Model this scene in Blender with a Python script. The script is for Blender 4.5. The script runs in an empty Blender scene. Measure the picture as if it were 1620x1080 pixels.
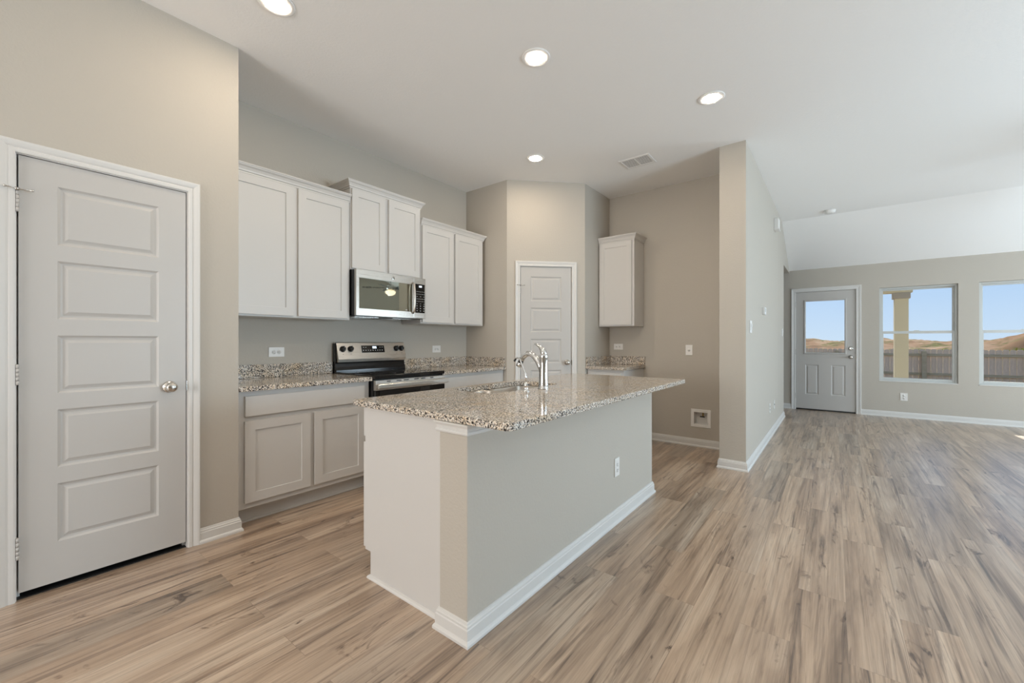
import bpy, bmesh, math, random
from mathutils import Vector, Matrix

scene = bpy.context.scene
COL = scene.collection
PI = math.pi

# ------------------------------------------------------------------ camera
cam_data = bpy.data.cameras.new('camera')
cam_data.sensor_fit = 'HORIZONTAL'
cam_data.sensor_width = 36.0
cam_data.lens = 36.0 * 654.06 / 1620.0
cam_data.clip_start = 0.05
cam_data.clip_end = 500
camera = bpy.data.objects.new('camera', cam_data)
camera.location = (0, 0, 1.19)
camera.rotation_euler = (PI / 2, 0, 0.6629)
COL.objects.link(camera)
scene.camera = camera

# ------------------------------------------------------------------ view, world, sun, daylight fill
scene.view_settings.view_transform = 'Standard'
scene.view_settings.look = 'None'
scene.view_settings.exposure = 0.12
scene.view_settings.gamma = 1.0
scene.view_settings.use_curve_mapping = False

world = bpy.data.worlds.new('world')
scene.world = world
world.use_nodes = True
wn, wl = world.node_tree.nodes, world.node_tree.links
wn.clear()
w_out = wn.new('ShaderNodeOutputWorld')
w_bg = wn.new('ShaderNodeBackground')
w_co = wn.new('ShaderNodeTexCoord')
w_sep = wn.new('ShaderNodeSeparateXYZ')
w_ramp = wn.new('ShaderNodeValToRGB')
w_ramp.color_ramp.elements[0].position = 0.0
w_ramp.color_ramp.elements[0].color = (0.66, 0.82, 1.0, 1)
w_ramp.color_ramp.elements[1].position = 0.75
w_ramp.color_ramp.elements[1].color = (0.14, 0.34, 0.85, 1)
e_ = w_ramp.color_ramp.elements.new(0.20)
e_.color = (0.37, 0.62, 1.0, 1)
wl.new(w_co.outputs['Generated'], w_sep.inputs[0])
wl.new(w_sep.outputs['Z'], w_ramp.inputs[0])
wl.new(w_ramp.outputs[0], w_bg.inputs['Color'])
w_bg.inputs['Strength'].default_value = 0.92
wl.new(w_bg.outputs[0], w_out.inputs['Surface'])


def lamp(name, kind, loc, rot, energy, color, size=None, size_y=None):
    d = bpy.data.lights.new(name, kind)
    d.energy = energy
    d.color = color
    if size is not None:
        if kind == 'AREA':
            d.shape = 'RECTANGLE' if size_y else 'DISK'
            d.size = size
            if size_y:
                d.size_y = size_y
        elif kind == 'SUN':
            d.angle = size
    o = bpy.data.objects.new(name, d)
    o.location = loc
    o.rotation_euler = rot
    COL.objects.link(o)
    return o


# the sun stands behind the rear fence and shines in through the rear windows
sun_dir = Vector((0.105, -1.0, -0.75)).normalized()
sun = lamp('sun', 'SUN', (0, 14, 12), (0, 0, 0), 9.0, (1.0, 0.93, 0.82), 0.009)
sun.rotation_euler = sun_dir.to_track_quat('-Z', 'Y').to_euler()

DAY = (0.70, 0.87, 1.0)
# area lamps added as daylight fill, set in unseen right-hand and front windows
lamp('added_daylight_right', 'AREA', (4.36, 2.9, 1.45), (0, PI / 2 + 0.55, 0), 165.0, DAY, 1.55, 1.75)
lamp('added_daylight_right', 'AREA', (4.36, 7.2, 1.08), (0, PI / 2 + 0.15, 0), 84.0, DAY, 1.40, 1.75)
lamp('added_daylight_front', 'AREA', (-1.85, -3.96, 1.45), (PI / 2 + 0.1, 0, 0), 115.0, (0.98, 0.97, 0.95), 1.75, 1.55)

# ------------------------------------------------------------------ dimensions (metres)
H = 3.03
XL, XB, YC = -2.95, -3.588, 0.989
YP1, XP1, XP2, YP2 = 3.676, -2.944, -2.297, 4.323
YF, X1, X2, YPT, YE = 4.991, -0.861, -0.640, 4.292, 7.83
YR, YW, HW = 7.566, 8.847, 2.443
XR, YB = 4.40, -4.0
ZC = 0.90          # countertop height


# ------------------------------------------------------------------ materials
def mat(name):
    m = bpy.data.materials.new(name)
    m.use_nodes = True
    nt = m.node_tree
    return m, nt, nt.nodes['Principled BSDF']


def simple(name, col, rough=0.5, metal=0.0, spec=0.5, coat=0.0, emit=None, emit_s=0.0, bump=None):
    m, nt, b = mat(name)
    b.inputs['Base Color'].default_value = (*col, 1)
    b.inputs['Roughness'].default_value = rough
    b.inputs['Metallic'].default_value = metal
    b.inputs['Specular IOR Level'].default_value = spec
    b.inputs['Coat Weight'].default_value = coat
    if emit:
        b.inputs['Emission Color'].default_value = (*emit, 1)
        b.inputs['Emission Strength'].default_value = emit_s
    # every surface carries a small procedural variation
    co = nt.nodes.new('ShaderNodeTexCoord')
    n = nt.nodes.new('ShaderNodeTexNoise')
    sc, st, dist = bump or (60.0, 0.03, 0.001)
    n.inputs['Scale'].default_value = sc
    n.inputs['Detail'].default_value = 3
    bp = nt.nodes.new('ShaderNodeBump')
    bp.inputs['Strength'].default_value = st
    bp.inputs['Distance'].default_value = dist
    nt.links.new(co.outputs['Object'], n.inputs['Vector'])
    nt.links.new(n.outputs['Fac'], bp.inputs['Height'])
    nt.links.new(bp.outputs['Normal'], b.inputs['Normal'])
    return m


M = {}
M['wall'] = simple('greige_wall_paint', (0.515, 0.474, 0.415), 0.75, spec=0.3, bump=(75.0, 0.35, 0.004))
M['ceiling'] = simple('ceiling_paint', (0.91, 0.90, 0.885), 0.85, spec=0.2, bump=(70.0, 0.30, 0.004))
M['trim'] = simple('white_trim_paint', (0.69, 0.675, 0.65), 0.40)
M['door'] = simple('white_door_paint', (0.53, 0.51, 0.485), 0.42)
M['cabinet'] = simple('white_cabinet_paint', (0.64, 0.62, 0.595), 0.38)
M['toe'] = simple('toe_kick_board', (0.62, 0.60, 0.57), 0.55)
M['plastic'] = simple('white_plastic', (0.82, 0.80, 0.77), 0.35)
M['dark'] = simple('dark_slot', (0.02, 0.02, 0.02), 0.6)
M['black'] = simple('black_enamel', (0.008, 0.008, 0.009), 0.16)
M['black_matte'] = simple('black_plastic', (0.018, 0.018, 0.018), 0.35)
M['black_glass'] = simple('black_glass', (0.006, 0.006, 0.007), 0.03, spec=0.7)
M['mw_glass'] = simple('mirrored_oven_glass', (0.40, 0.42, 0.37), 0.02, 1.0)
M['chrome'] = simple('chrome', (0.80, 0.80, 0.80), 0.07, 1.0)
M['nickel'] = simple('satin_nickel', (0.62, 0.60, 0.56), 0.22, 1.0)
M['lcd'] = simple('display_digits', (0.5, 0.55, 0.6), 0.4, emit=(0.75, 0.88, 1.0), emit_s=0.9)
M['duct'] = simple('duct_shadow_grey', (0.07, 0.07, 0.068), 0.7)
M['key'] = simple('cooktop_ring_print', (0.06, 0.06, 0.06), 0.3)
M['mark'] = simple('printed_marks', (0.55, 0.55, 0.55), 0.5)
M['vinyl'] = simple('window_vinyl', (0.56, 0.57, 0.55), 0.45)
M['cream'] = simple('porch_cream_paint', (0.70, 0.60, 0.38), 0.7)
M['tan'] = simple('porch_tan_trim', (0.42, 0.36, 0.27), 0.7)
M['concrete'] = simple('porch_concrete', (0.42, 0.40, 0.37), 0.85)
M['roof'] = simple('porch_roof_board', (0.30, 0.27, 0.22), 0.8)
M['brass'] = simple('valve_brass', (0.45, 0.32, 0.12), 0.3, 1.0)
M['fan_dark'] = simple('fan_blade_wood', (0.012, 0.009, 0.007), 0.7, spec=0.2)
M['lens'] = simple('lit_lens', (0.9, 0.9, 0.9), 0.4, emit=(1.0, 0.835, 0.635), emit_s=185.0)
M['lens_trim'] = simple('light_trim_ring', (0.90, 0.89, 0.87), 0.5)
M['bowl'] = simple('fan_lit_bowl', (0.9, 0.85, 0.75), 0.4, emit=(1.0, 0.82, 0.58), emit_s=2.6)


def steel():
    m, nt, b = mat('brushed_stainless_steel')
    b.inputs['Metallic'].default_value = 1.0
    b.inputs['Base Color'].default_value = (0.62, 0.58, 0.53, 1)
    co = nt.nodes.new('ShaderNodeTexCoord')
    mp = nt.nodes.new('ShaderNodeMapping')
    mp.inputs['Scale'].default_value = (900, 6, 900)
    n = nt.nodes.new('ShaderNodeTexNoise')
    n.inputs['Scale'].default_value = 1.0
    n.inputs['Detail'].default_value = 2
    mr = nt.nodes.new('ShaderNodeMapRange')
    mr.inputs['To Min'].default_value = 0.22
    mr.inputs['To Max'].default_value = 0.36
    nt.links.new(co.outputs['Object'], mp.inputs[0])
    nt.links.new(mp.outputs[0], n.inputs['Vector'])
    nt.links.new(n.outputs['Fac'], mr.inputs[0])
    nt.links.new(mr.outputs[0], b.inputs['Roughness'])
    return m


M['steel'] = steel()


def ramp(nt, stops, interp='LINEAR'):
    r = nt.nodes.new('ShaderNodeValToRGB')
    r.color_ramp.interpolation = interp
    els = r.color_ramp.elements
    while len(els) < len(stops):
        els.new(0.5)
    for e, (p, c) in zip(els, stops):
        e.position = p
        e.color = (*c, 1)
    return r


def granite():
    m, nt, b = mat('speckled_granite')
    L = nt.links
    co = nt.nodes.new('ShaderNodeTexCoord')

    def noise(scale, detail=2.0, rough=0.5, dist=0.0):
        n = nt.nodes.new('ShaderNodeTexNoise')
        n.inputs['Scale'].default_value = scale
        n.inputs['Detail'].default_value = detail
        n.inputs['Roughness'].default_value = rough
        n.inputs['Distortion'].default_value = dist
        L.new(co.outputs['Object'], n.inputs['Vector'])
        return n.outputs['Fac']

    def mix(fac, a, bb, blend='MIX'):
        x = nt.nodes.new('ShaderNodeMixRGB')
        x.blend_type = blend
        if isinstance(fac, float):
            x.inputs[0].default_value = fac
        else:
            L.new(fac, x.inputs[0])
        for k, q in ((1, a), (2, bb)):
            if isinstance(q, tuple):
                x.inputs[k].default_value = (*q, 1)
            else:
                L.new(q, x.inputs[k])
        return x.outputs[0]

    vo = nt.nodes.new('ShaderNodeTexVoronoi')
    vo.inputs['Scale'].default_value = 190
    L.new(co.outputs['Object'], vo.inputs['Vector'])
    sp = nt.nodes.new('ShaderNodeSeparateColor')
    L.new(vo.outputs['Color'], sp.inputs[0])
    base = ramp(nt, [(0.0, (0.86, 0.82, 0.76)), (0.30, (0.80, 0.72, 0.62)), (0.52, (0.74, 0.62, 0.48)), (0.76, (0.58, 0.51, 0.44)), (0.90, (0.82, 0.78, 0.73))], 'CONSTANT')
    L.new(sp.outputs[0], base.inputs[0])
    grey = ramp(nt, [(0.51, (0, 0, 0)), (0.55, (1, 1, 1))])
    L.new(noise(135, 2), grey.inputs[0])
    c = mix(grey.outputs[0], base.outputs[0], (0.26, 0.235, 0.215))
    blk = ramp(nt, [(0.555, (0, 0, 0)), (0.575, (1, 1, 1))])
    L.new(noise(150, 2, 0.5, 0.3), blk.inputs[0])
    c = mix(blk.outputs[0], c, (0.022, 0.019, 0.018))
    warm = ramp(nt, [(0.45, (1, 1, 1)), (0.72, (1.0, 0.90, 0.76))])
    L.new(noise(9, 3), warm.inputs[0])
    c = mix(1.0, c, warm.outputs[0], 'MULTIPLY')
    L.new(c, b.inputs['Base Color'])
    b.inputs['Roughness'].default_value = 0.10
    b.inputs['Specular IOR Level'].default_value = 0.6
    return m


M['granite'] = granite()


def planks():
    m, nt, b = mat('vinyl_wood_planks')
    L = nt.links
    co = nt.nodes.new('ShaderNodeTexCoord')
    sep = nt.nodes.new('ShaderNodeSeparateXYZ')
    L.new(co.outputs['Object'], sep.inputs[0])
    cmb = nt.nodes.new('ShaderNodeCombineXYZ')      # planks run along the room's y axis
    L.new(sep.outputs['Y'], cmb.inputs['X'])
    L.new(sep.outputs['X'], cmb.inputs['Y'])
    br = nt.nodes.new('ShaderNodeTexBrick')
    br.offset = 0.37
    br.offset_frequency = 2
    br.inputs['Color1'].default_value = (0, 0, 0, 1)
    br.inputs['Color2'].default_value = (1, 1, 1, 1)
    br.inputs['Mortar'].default_value = (0.5, 0.5, 0.5, 1)
    br.inputs['Scale'].default_value = 1.0
    br.inputs['Mortar Size'].default_value = 0.0007
    br.inputs['Mortar Smooth'].default_value = 0.1
    br.inputs['Brick Width'].default_value = 1.22
    br.inputs['Row Height'].default_value = 0.18
    L.new(cmb.outputs[0], br.inputs['Vector'])
    rnd = nt.nodes.new('ShaderNodeSeparateColor')
    L.new(br.outputs['Color'], rnd.inputs[0])
    # shift the grain per plank
    off = nt.nodes.new('ShaderNodeMath')
    off.operation = 'MULTIPLY'
    off.inputs[1].default_value = 37.0
    L.new(rnd.outputs[0], off.inputs[0])
    gv = nt.nodes.new('ShaderNodeCombineXYZ')
    L.new(sep.outputs['X'], gv.inputs['X'])
    L.new(sep.outputs['Y'], gv.inputs['Y'])
    L.new(off.outputs[0], gv.inputs['Z'])

    def noise(scale_x, scale_y, detail, rough=0.55, dist=0.0):
        mp = nt.nodes.new('ShaderNodeMapping')
        mp.inputs['Scale'].default_value = (scale_x, scale_y, 1)
        n = nt.nodes.new('ShaderNodeTexNoise')
        n.inputs['Scale'].default_value = 1
        n.inputs['Detail'].default_value = detail
        n.inputs['Roughness'].default_value = rough
        n.inputs['Distortion'].default_value = dist
        L.new(gv.outputs[0], mp.inputs[0])
        L.new(mp.outputs[0], n.inputs['Vector'])
        return n

    broad = noise(8, 0.8, 4, 0.6, 0.7)
    fine = noise(170, 3.2, 4, 0.65, 0.3)
    band = noise(40, 0.55, 4, 0.6, 0.8)
    streak = noise(20, 0.9, 6, 0.66, 1.4)
    knot = noise(9, 3.6, 4, 0.62, 1.2)
    c1 = ramp(nt, [(0.28, (0.22, 0.155, 0.108)), (0.42, (0.37, 0.272, 0.195)), (0.54, (0.48, 0.365, 0.268)),
                   (0.72, (0.60, 0.49, 0.38))])
    L.new(broad.outputs['Fac'], c1.inputs[0])
    # grey and red-brown plank tints
    pt = ramp(nt, [(0.0, (0.72, 0.76, 0.79)), (0.06, (0.90, 0.91, 0.92)), (0.3, (1.0, 0.99, 0.98)), (0.6, (1.03, 1.0, 0.97)),
                   (0.85, (1.0, 0.96, 0.92)), (1.0, (0.92, 0.90, 0.89))])
    L.new(rnd.outputs[0], pt.inputs[0])

    def mul(a, bb, fac=1.0):
        mx = nt.nodes.new('ShaderNodeMixRGB')
        mx.blend_type = 'MULTIPLY'
        mx.inputs[0].default_value = fac
        L.new(a, mx.inputs[1])
        L.new(bb, mx.inputs[2])
        return mx.outputs[0]

    col = mul(c1.outputs[0], pt.outputs[0])
    fr = ramp(nt, [(0.30, (0.80, 0.785, 0.77)), (0.50, (0.99, 0.99, 0.99)), (0.70, (1.10, 1.10, 1.10))])
    L.new(fine.outputs['Fac'], fr.inputs[0])
    col = mul(col, fr.outputs[0])
    bd = ramp(nt, [(0.30, (0.66, 0.63, 0.62)), (0.48, (1.0, 1.0, 1.0)), (0.72, (1.08, 1.085, 1.09))])
    L.new(band.outputs['Fac'], bd.inputs[0])
    col = mul(col, bd.outputs[0])
    sr = ramp(nt, [(0.31, (0.20, 0.18, 0.18)), (0.39, (0.62, 0.59, 0.58)), (0.47, (1, 1, 1))])
    L.new(streak.outputs['Fac'], sr.inputs[0])
    col = mul(col, sr.outputs[0], 0.9)
    kr = ramp(nt, [(0.27, (0.14, 0.11, 0.10)), (0.32, (0.62, 0.58, 0.56)), (0.37, (1, 1, 1))])
    L.new(knot.outputs['Fac'], kr.inputs[0])
    col = mul(col, kr.outputs[0], 0.9)
    # seams
    sm = nt.nodes.new('ShaderNodeMixRGB')
    sm.blend_type = 'MIX'
    half = nt.nodes.new('ShaderNodeMath')
    half.operation = 'MULTIPLY'
    half.inputs[1].default_value = 0.5
    L.new(br.outputs['Fac'], half.inputs[0])
    L.new(half.outputs[0], sm.inputs[0])
    L.new(col, sm.inputs[1])
    sm.inputs[2].default_value = (0.16, 0.12, 0.09, 1)
    L.new(sm.outputs[0], b.inputs['Base Color'])
    rr = nt.nodes.new('ShaderNodeMapRange')
    rr.inputs['To Min'].default_value = 0.36
    rr.inputs['To Max'].default_value = 0.48
    L.new(streak.outputs['Fac'], rr.inputs[0])
    L.new(rr.outputs[0], b.inputs['Roughness'])
    bp = nt.nodes.new('ShaderNodeBump')
    bp.inputs['Strength'].default_value = 0.16
    bp.inputs['Distance'].default_value = 0.002
    L.new(fine.outputs['Fac'], bp.inputs['Height'])
    L.new(bp.outputs[0], b.inputs['Normal'])
    b.inputs['Specular IOR Level'].default_value = 0.6
    b.inputs['Coat Weight'].default_value = 0.8
    b.inputs['Coat Roughness'].default_value = 0.28
    return m


M['floor'] = planks()


def glass():
    m = bpy.data.materials.new('window_glass')
    m.use_nodes = True
    nt = m.node_tree
    nt.nodes.clear()
    o = nt.nodes.new('ShaderNodeOutputMaterial')
    t = nt.nodes.new('ShaderNodeBsdfTransparent')
    t.inputs['Color'].default_value = (0.97, 0.98, 0.98, 1)
    g = nt.nodes.new('ShaderNodeBsdfGlossy')
    g.inputs['Roughness'].default_value = 0.0
    fr = nt.nodes.new('ShaderNodeFresnel')
    fr.inputs['IOR'].default_value = 1.35
    mx = nt.nodes.new('ShaderNodeMixShader')
    nt.links.new(fr.outputs[0], mx.inputs[0])
    nt.links.new(t.outputs[0], mx.inputs[1])
    nt.links.new(g.outputs[0], mx.inputs[2])
    nt.links.new(mx.outputs[0], o.inputs['Surface'])
    return m


M['glass'] = glass()


def earthy(name, stops, scale, rough=0.95, detail=6, stretch=(1, 1, 1)):
    m, nt, b = mat(name)
    co = nt.nodes.new('ShaderNodeTexCoord')
    mp = nt.nodes.new('ShaderNodeMapping')
    mp.inputs['Scale'].default_value = stretch
    n = nt.nodes.new('ShaderNodeTexNoise')
    n.inputs['Scale'].default_value = scale
    n.inputs['Detail'].default_value = detail
    n.inputs['Roughness'].default_value = 0.65
    r = ramp(nt, stops)
    nt.links.new(co.outputs['Object'], mp.inputs[0])
    nt.links.new(mp.outputs[0], n.inputs['Vector'])
    nt.links.new(n.outputs['Fac'], r.inputs[0])
    nt.links.new(r.outputs[0], b.inputs['Base Color'])
    b.inputs['Roughness'].default_value = rough
    b.inputs['Specular IOR Level'].default_value = 0.1
    return m


def hill_material():
    m, nt, b = mat('scrubby_hillside')
    L = nt.links
    co = nt.nodes.new('ShaderNodeTexCoord')

    def noise(scale, detail=6.0, rough=0.65):
        n = nt.nodes.new('ShaderNodeTexNoise')
        n.inputs['Scale'].default_value = scale
        n.inputs['Detail'].default_value = detail
        n.inputs['Roughness'].default_value = rough
        L.new(co.outputs['Object'], n.inputs['Vector'])
        return n.outputs['Fac']
    earth = ramp(nt, [(0.30, (0.10, 0.060, 0.032)), (0.46, (0.21, 0.120, 0.062)), (0.56, (0.29, 0.19, 0.115)), (0.70, (0.40, 0.30, 0.20))])
    L.new(noise(0.22), earth.inputs[0])
    green = ramp(nt, [(0.30, (0.035, 0.040, 0.012)), (0.55, (0.10, 0.105, 0.028)), (0.75, (0.19, 0.165, 0.045))])
    L.new(noise(1.8), green.inputs[0])
    where = ramp(nt, [(0.49, (0, 0, 0)), (0.56, (1, 1, 1))])
    L.new(noise(0.33, 8, 0.75), where.inputs[0])
    x = nt.nodes.new('ShaderNodeMixRGB')
    L.new(where.outputs[0], x.inputs[0])
    L.new(earth.outputs[0], x.inputs[1])
    L.new(green.outputs[0], x.inputs[2])
    L.new(x.outputs[0], b.inputs['Base Color'])
    b.inputs['Roughness'].default_value = 1.0
    b.inputs['Specular IOR Level'].default_value = 0.05
    return m


M['hill'] = hill_material()
M['yard'] = earthy('dry_yard', [(0.35, (0.30, 0.22, 0.13)), (0.65, (0.45, 0.36, 0.22))], 2.0)
M['fence'] = earthy('weathered_cedar', [(0.3, (0.64, 0.47, 0.31)), (0.7, (0.86, 0.66, 0.46))], 6.0, stretch=(3, 3, 0.5))
M['fence_rail'] = earthy('rail_cedar', [(0.3, (0.45, 0.36, 0.21)), (0.7, (0.58, 0.47, 0.30))], 6.0, stretch=(0.5, 3, 3))
M['leaf'] = earthy('shrub_leaf', [(0.3, (0.16, 0.19, 0.03)), (0.7, (0.42, 0.40, 0.07))], 8.0)


# ------------------------------------------------------------------ mesh builder
class MB:
    """Collects world-space geometry for ONE mesh object."""

    def __init__(self, T=None):
        self.bm = bmesh.new()
        self.T = T or Matrix.Identity(4)

    def v(self, co):
        return self.bm.verts.new(self.T @ Vector(co))

    def face(self, cos):
        try:
            return self.bm.faces.new([self.v(c) for c in cos])
        except ValueError:
            return None

    def box(self, a0, a1, b0, b1, c0, c1, bev=0.0, seg=2):
        t = bmesh.new()
        vs = [t.verts.new((x, y, z)) for x in (a0, a1) for y in (b0, b1) for z in (c0, c1)]
        for q in ((0, 1, 3, 2), (4, 6, 7, 5), (0, 4, 5, 1), (2, 3, 7, 6), (0, 2, 6, 4), (1, 5, 7, 3)):
            t.faces.new([vs[i] for i in q])
        if bev > 0:
            bmesh.ops.bevel(t, geom=list(t.edges), offset=bev, segments=seg, affect='EDGES', profile=0.6)
        self.merge(t)
        return self

    def merge(self, t):
        t.verts.index_update()
        mp = {v.index: self.v(v.co) for v in t.verts}
        for f in t.faces:
            try:
                nf = self.bm.faces.new([mp[v.index] for v in f.verts])
                nf.smooth = f.smooth
            except ValueError:
                pass
        t.free()

    def prism(self, pts, d, e0, e1):
        """pts: 2-D outline; d: axis of extrusion (0,1,2); e0,e1 extents along it."""
        def up(p, e):
            q = list(p)
            q.insert(d, e)
            return q
        n = len(pts)
        lo = [self.v(up(p, e0)) for p in pts]
        hi = [self.v(up(p, e1)) for p in pts]
        self.bm.faces.new(lo[::-1])
        self.bm.faces.new(hi)
        for i in range(n):
            j = (i + 1) % n
            self.bm.faces.new([lo[i], lo[j], hi[j], hi[i]])
        return self

    def tube(self, pts, radii, n=12, cap=True, smooth=True):
        pts = [Vector(p) for p in pts]
        if not isinstance(radii, (list, tuple)):
            radii = [radii] * len(pts)
        rings = []
        ref = None
        for i, p in enumerate(pts):
            a = pts[max(i - 1, 0)]
            b = pts[min(i + 1, len(pts) - 1)]
            t = (b - a).normalized()
            if ref is None:
                ref = Vector((0, 0, 1)) if abs(t.z) < 0.9 else Vector((1, 0, 0))
            u = (ref - t * ref.dot(t)).normalized()
            ref = u
            w = t.cross(u)
            rings.append([self.v(p + (u * math.cos(2 * PI * k / n) + w * math.sin(2 * PI * k / n)) * radii[i]) for k in range(n)])
        for r0, r1 in zip(rings, rings[1:]):
            for k in range(n):
                f = self.bm.faces.new([r0[k], r0[(k + 1) % n], r1[(k + 1) % n], r1[k]])
                f.smooth = smooth
        if cap:
            self.bm.faces.new(rings[0][::-1])
            self.bm.faces.new(rings[-1])
        return self

    def lathe(self, prof, o, axis=(0, 0, 1), n=32, smooth=True, caps=True):
        """prof: (radius, distance along axis) pairs."""
        o = Vector(o)
        ax = Vector(axis).normalized()
        ref = Vector((1, 0, 0)) if abs(ax.x) < 0.8 else Vector((0, 1, 0))
        u = (ref - ax * ref.dot(ax)).normalized()
        w = ax.cross(u)
        rings = []
        for r, h in prof:
            if r < 1e-6:
                rings.append([self.v(o + ax * h)])
            else:
                rings.append([self.v(o + ax * h + (u * math.cos(2 * PI * k / n) + w * math.sin(2 * PI * k / n)) * r) for k in range(n)])
        for r0, r1 in zip(rings, rings[1:]):
            for k in range(n):
                a, b = r0[k % len(r0)], r0[(k + 1) % len(r0)]
                c, d = r1[(k + 1) % len(r1)], r1[k % len(r1)]
                vs = []
                for q in (a, b, c, d):
                    if q not in vs:
                        vs.append(q)
                if len(vs) > 2:
                    f = self.bm.faces.new(vs)
                    f.smooth = smooth
        for r in (rings[0], rings[-1]):
            if caps and len(r) > 2:
                try:
                    self.bm.faces.new(r)
                except ValueError:
                    pass
        return self

    def moulding(self, path, prof, closed=False, caps=True, z0=0.0):
        """Sweep prof (out, z) along a plan path; 'out' is to the RIGHT of travel, corners mitred."""
        P = [Vector((p[0], p[1])) for p in path]
        n = len(P)
        rows = []
        for i in range(n):
            if closed:
                d0 = (P[i] - P[i - 1]).normalized()
                d1 = (P[(i + 1) % n] - P[i]).normalized()
            else:
                d1 = (P[min(i + 1, n - 1)] - P[min(i, n - 2)]).normalized()
                d0 = (P[max(i, 1)] - P[max(i, 1) - 1]).normalized()
            n0, n1 = Vector((d0.y, -d0.x)), Vector((d1.y, -d1.x))
            m = n0 + n1
            m = m / max(m.length_squared, 1e-6) * 2
            rows.append([self.v((P[i].x + m.x * o, P[i].y + m.y * o, z0 + z)) for o, z in prof])
        rng = range(n if closed else n - 1)
        k = len(prof)
        for i in rng:
            r0, r1 = rows[i], rows[(i + 1) % n]
            for j in range(k):
                jj = (j + 1) % k
                self.bm.faces.new([r0[j], r1[j], r1[jj], r0[jj]])
        if caps and not closed:
            self.bm.faces.new(rows[0])
            self.bm.faces.new(rows[-1][::-1])
        return self

    def panelled(self, w, h, t, ac, bc, holes, prof):
        """Slab in local (a, b, n), front face at n=0; cells listed in 'holes' get a stepped profile (inset, n)."""
        A = [0] + list(ac) + [w]
        B = [0] + list(bc) + [h]
        for i in range(len(A) - 1):
            for j in range(len(B) - 1):
                a0, a1, b0, b1 = A[i], A[i + 1], B[j], B[j + 1]
                if (i, j) not in holes:
                    self.face([(a0, b0, 0), (a1, b0, 0), (a1, b1, 0), (a0, b1, 0)])
                    continue
                loops = []
                for ins, n in [(0, 0)] + list(prof):
                    loops.append([(a0 + ins, b0 + ins, n), (a1 - ins, b0 + ins, n), (a1 - ins, b1 - ins, n), (a0 + ins, b1 - ins, n)])
                for l0, l1 in zip(loops, loops[1:]):
                    for k in range(4):
                        kk = (k + 1) % 4
                        self.face([l0[k], l0[kk], l1[kk], l1[k]])
                self.face(loops[-1])
        self.face([(0, 0, -t), (0, h, -t), (w, h, -t), (w, 0, -t)])
        self.face([(0, 0, 0), (0, 0, -t), (w, 0, -t), (w, 0, 0)])
        self.face([(0, h, 0), (w, h, 0), (w, h, -t), (0, h, -t)])
        self.face([(0, 0, 0), (0, h, 0), (0, h, -t), (0, 0, -t)])
        self.face([(w, 0, 0), (w, 0, -t), (w, h, -t), (w, h, 0)])
        return self

    def slab(self, w, h, t, openings):
        """Wall slab in local (a, b, n): front n=0, back n=-t, rectangular openings (a0,a1,b0,b1)."""
        openings = [(max(o[0], 0.0), min(o[1], w), max(o[2], 0.0), min(o[3], h)) for o in openings]
        A = sorted({0.0, w} | {o[0] for o in openings} | {o[1] for o in openings})
        B = sorted({0.0, h} | {o[2] for o in openings} | {o[3] for o in openings})

        def solid(i, j):
            if i < 0 or j < 0 or i >= len(A) - 1 or j >= len(B) - 1:
                return False
            a, b = (A[i] + A[i + 1]) / 2, (B[j] + B[j + 1]) / 2
            return not any(o[0] < a < o[1] and o[2] < b < o[3] for o in openings)
        for i in range(len(A) - 1):
            for j in range(len(B) - 1):
                if not solid(i, j):
                    continue
                a0, a1, b0, b1 = A[i], A[i + 1], B[j], B[j + 1]
                self.face([(a0, b0, 0), (a1, b0, 0), (a1, b1, 0), (a0, b1, 0)])
                self.face([(a0, b0, -t), (a0, b1, -t), (a1, b1, -t), (a1, b0, -t)])
                if not solid(i - 1, j):
                    self.face([(a0, b0, 0), (a0, b1, 0), (a0, b1, -t), (a0, b0, -t)])
                if not solid(i + 1, j):
                    self.face([(a1, b0, 0), (a1, b0, -t), (a1, b1, -t), (a1, b1, 0)])
                if not solid(i, j - 1):
                    self.face([(a0, b0, 0), (a0, b0, -t), (a1, b0, -t), (a1, b0, 0)])
                if not solid(i, j + 1):
                    self.face([(a0, b1, 0), (a1, b1, 0), (a1, b1, -t), (a0, b1, -t)])
        return self

    def casing(self, a0, a1, top, prof, bottom=0.0, closed=False):
        """Door or window casing around an opening, local (a, b, n). prof: (outward, n)."""
        rows = []
        for o, n in prof:
            if closed:
                rows.append([(a0 - o, bottom - o, n), (a0 - o, top + o, n), (a1 + o, top + o, n), (a1 + o, bottom - o, n)])
            else:
                rows.append([(a0 - o, bottom, n), (a0 - o, top + o, n), (a1 + o, top + o, n), (a1 + o, bottom, n)])
        for r0, r1 in zip(rows, rows[1:]):
            for k in range(4 if closed else 3):
                kk = (k + 1) % 4
                self.face([r0[k], r0[kk], r1[kk], r1[k]])
        if not closed:
            self.face([r[0] for r in rows])
            self.face([r[3] for r in rows][::-1])
        return self

    def build(self, name, material, parent=None, smooth=False):
        bm = self.bm
        bmesh.ops.remove_doubles(bm, verts=bm.verts, dist=0.00005)
        bmesh.ops.recalc_face_normals(bm, faces=bm.faces)
        if smooth:
            for f in bm.faces:
                f.smooth = True
        xs = [v.co.x for v in bm.verts]
        ys = [v.co.y for v in bm.verts]
        zs = [v.co.z for v in bm.verts]
        o_ = Vector(((min(xs) + max(xs)) / 2, (min(ys) + max(ys)) / 2, min(zs)))
        for v in bm.verts:
            v.co -= o_
        me = bpy.data.meshes.new(name)
        bm.to_mesh(me)
        bm.free()
        me.materials.append(M[material])
        ob = bpy.data.objects.new(name, me)
        COL.objects.link(ob)
        if parent is not None:
            ob.parent = parent
            ob.location = o_ - world_loc(parent)
        else:
            ob.location = o_
        return ob


def world_loc(o):
    p = Vector(o.location)
    while o.parent:
        o = o.parent
        p += o.location
    return p


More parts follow.
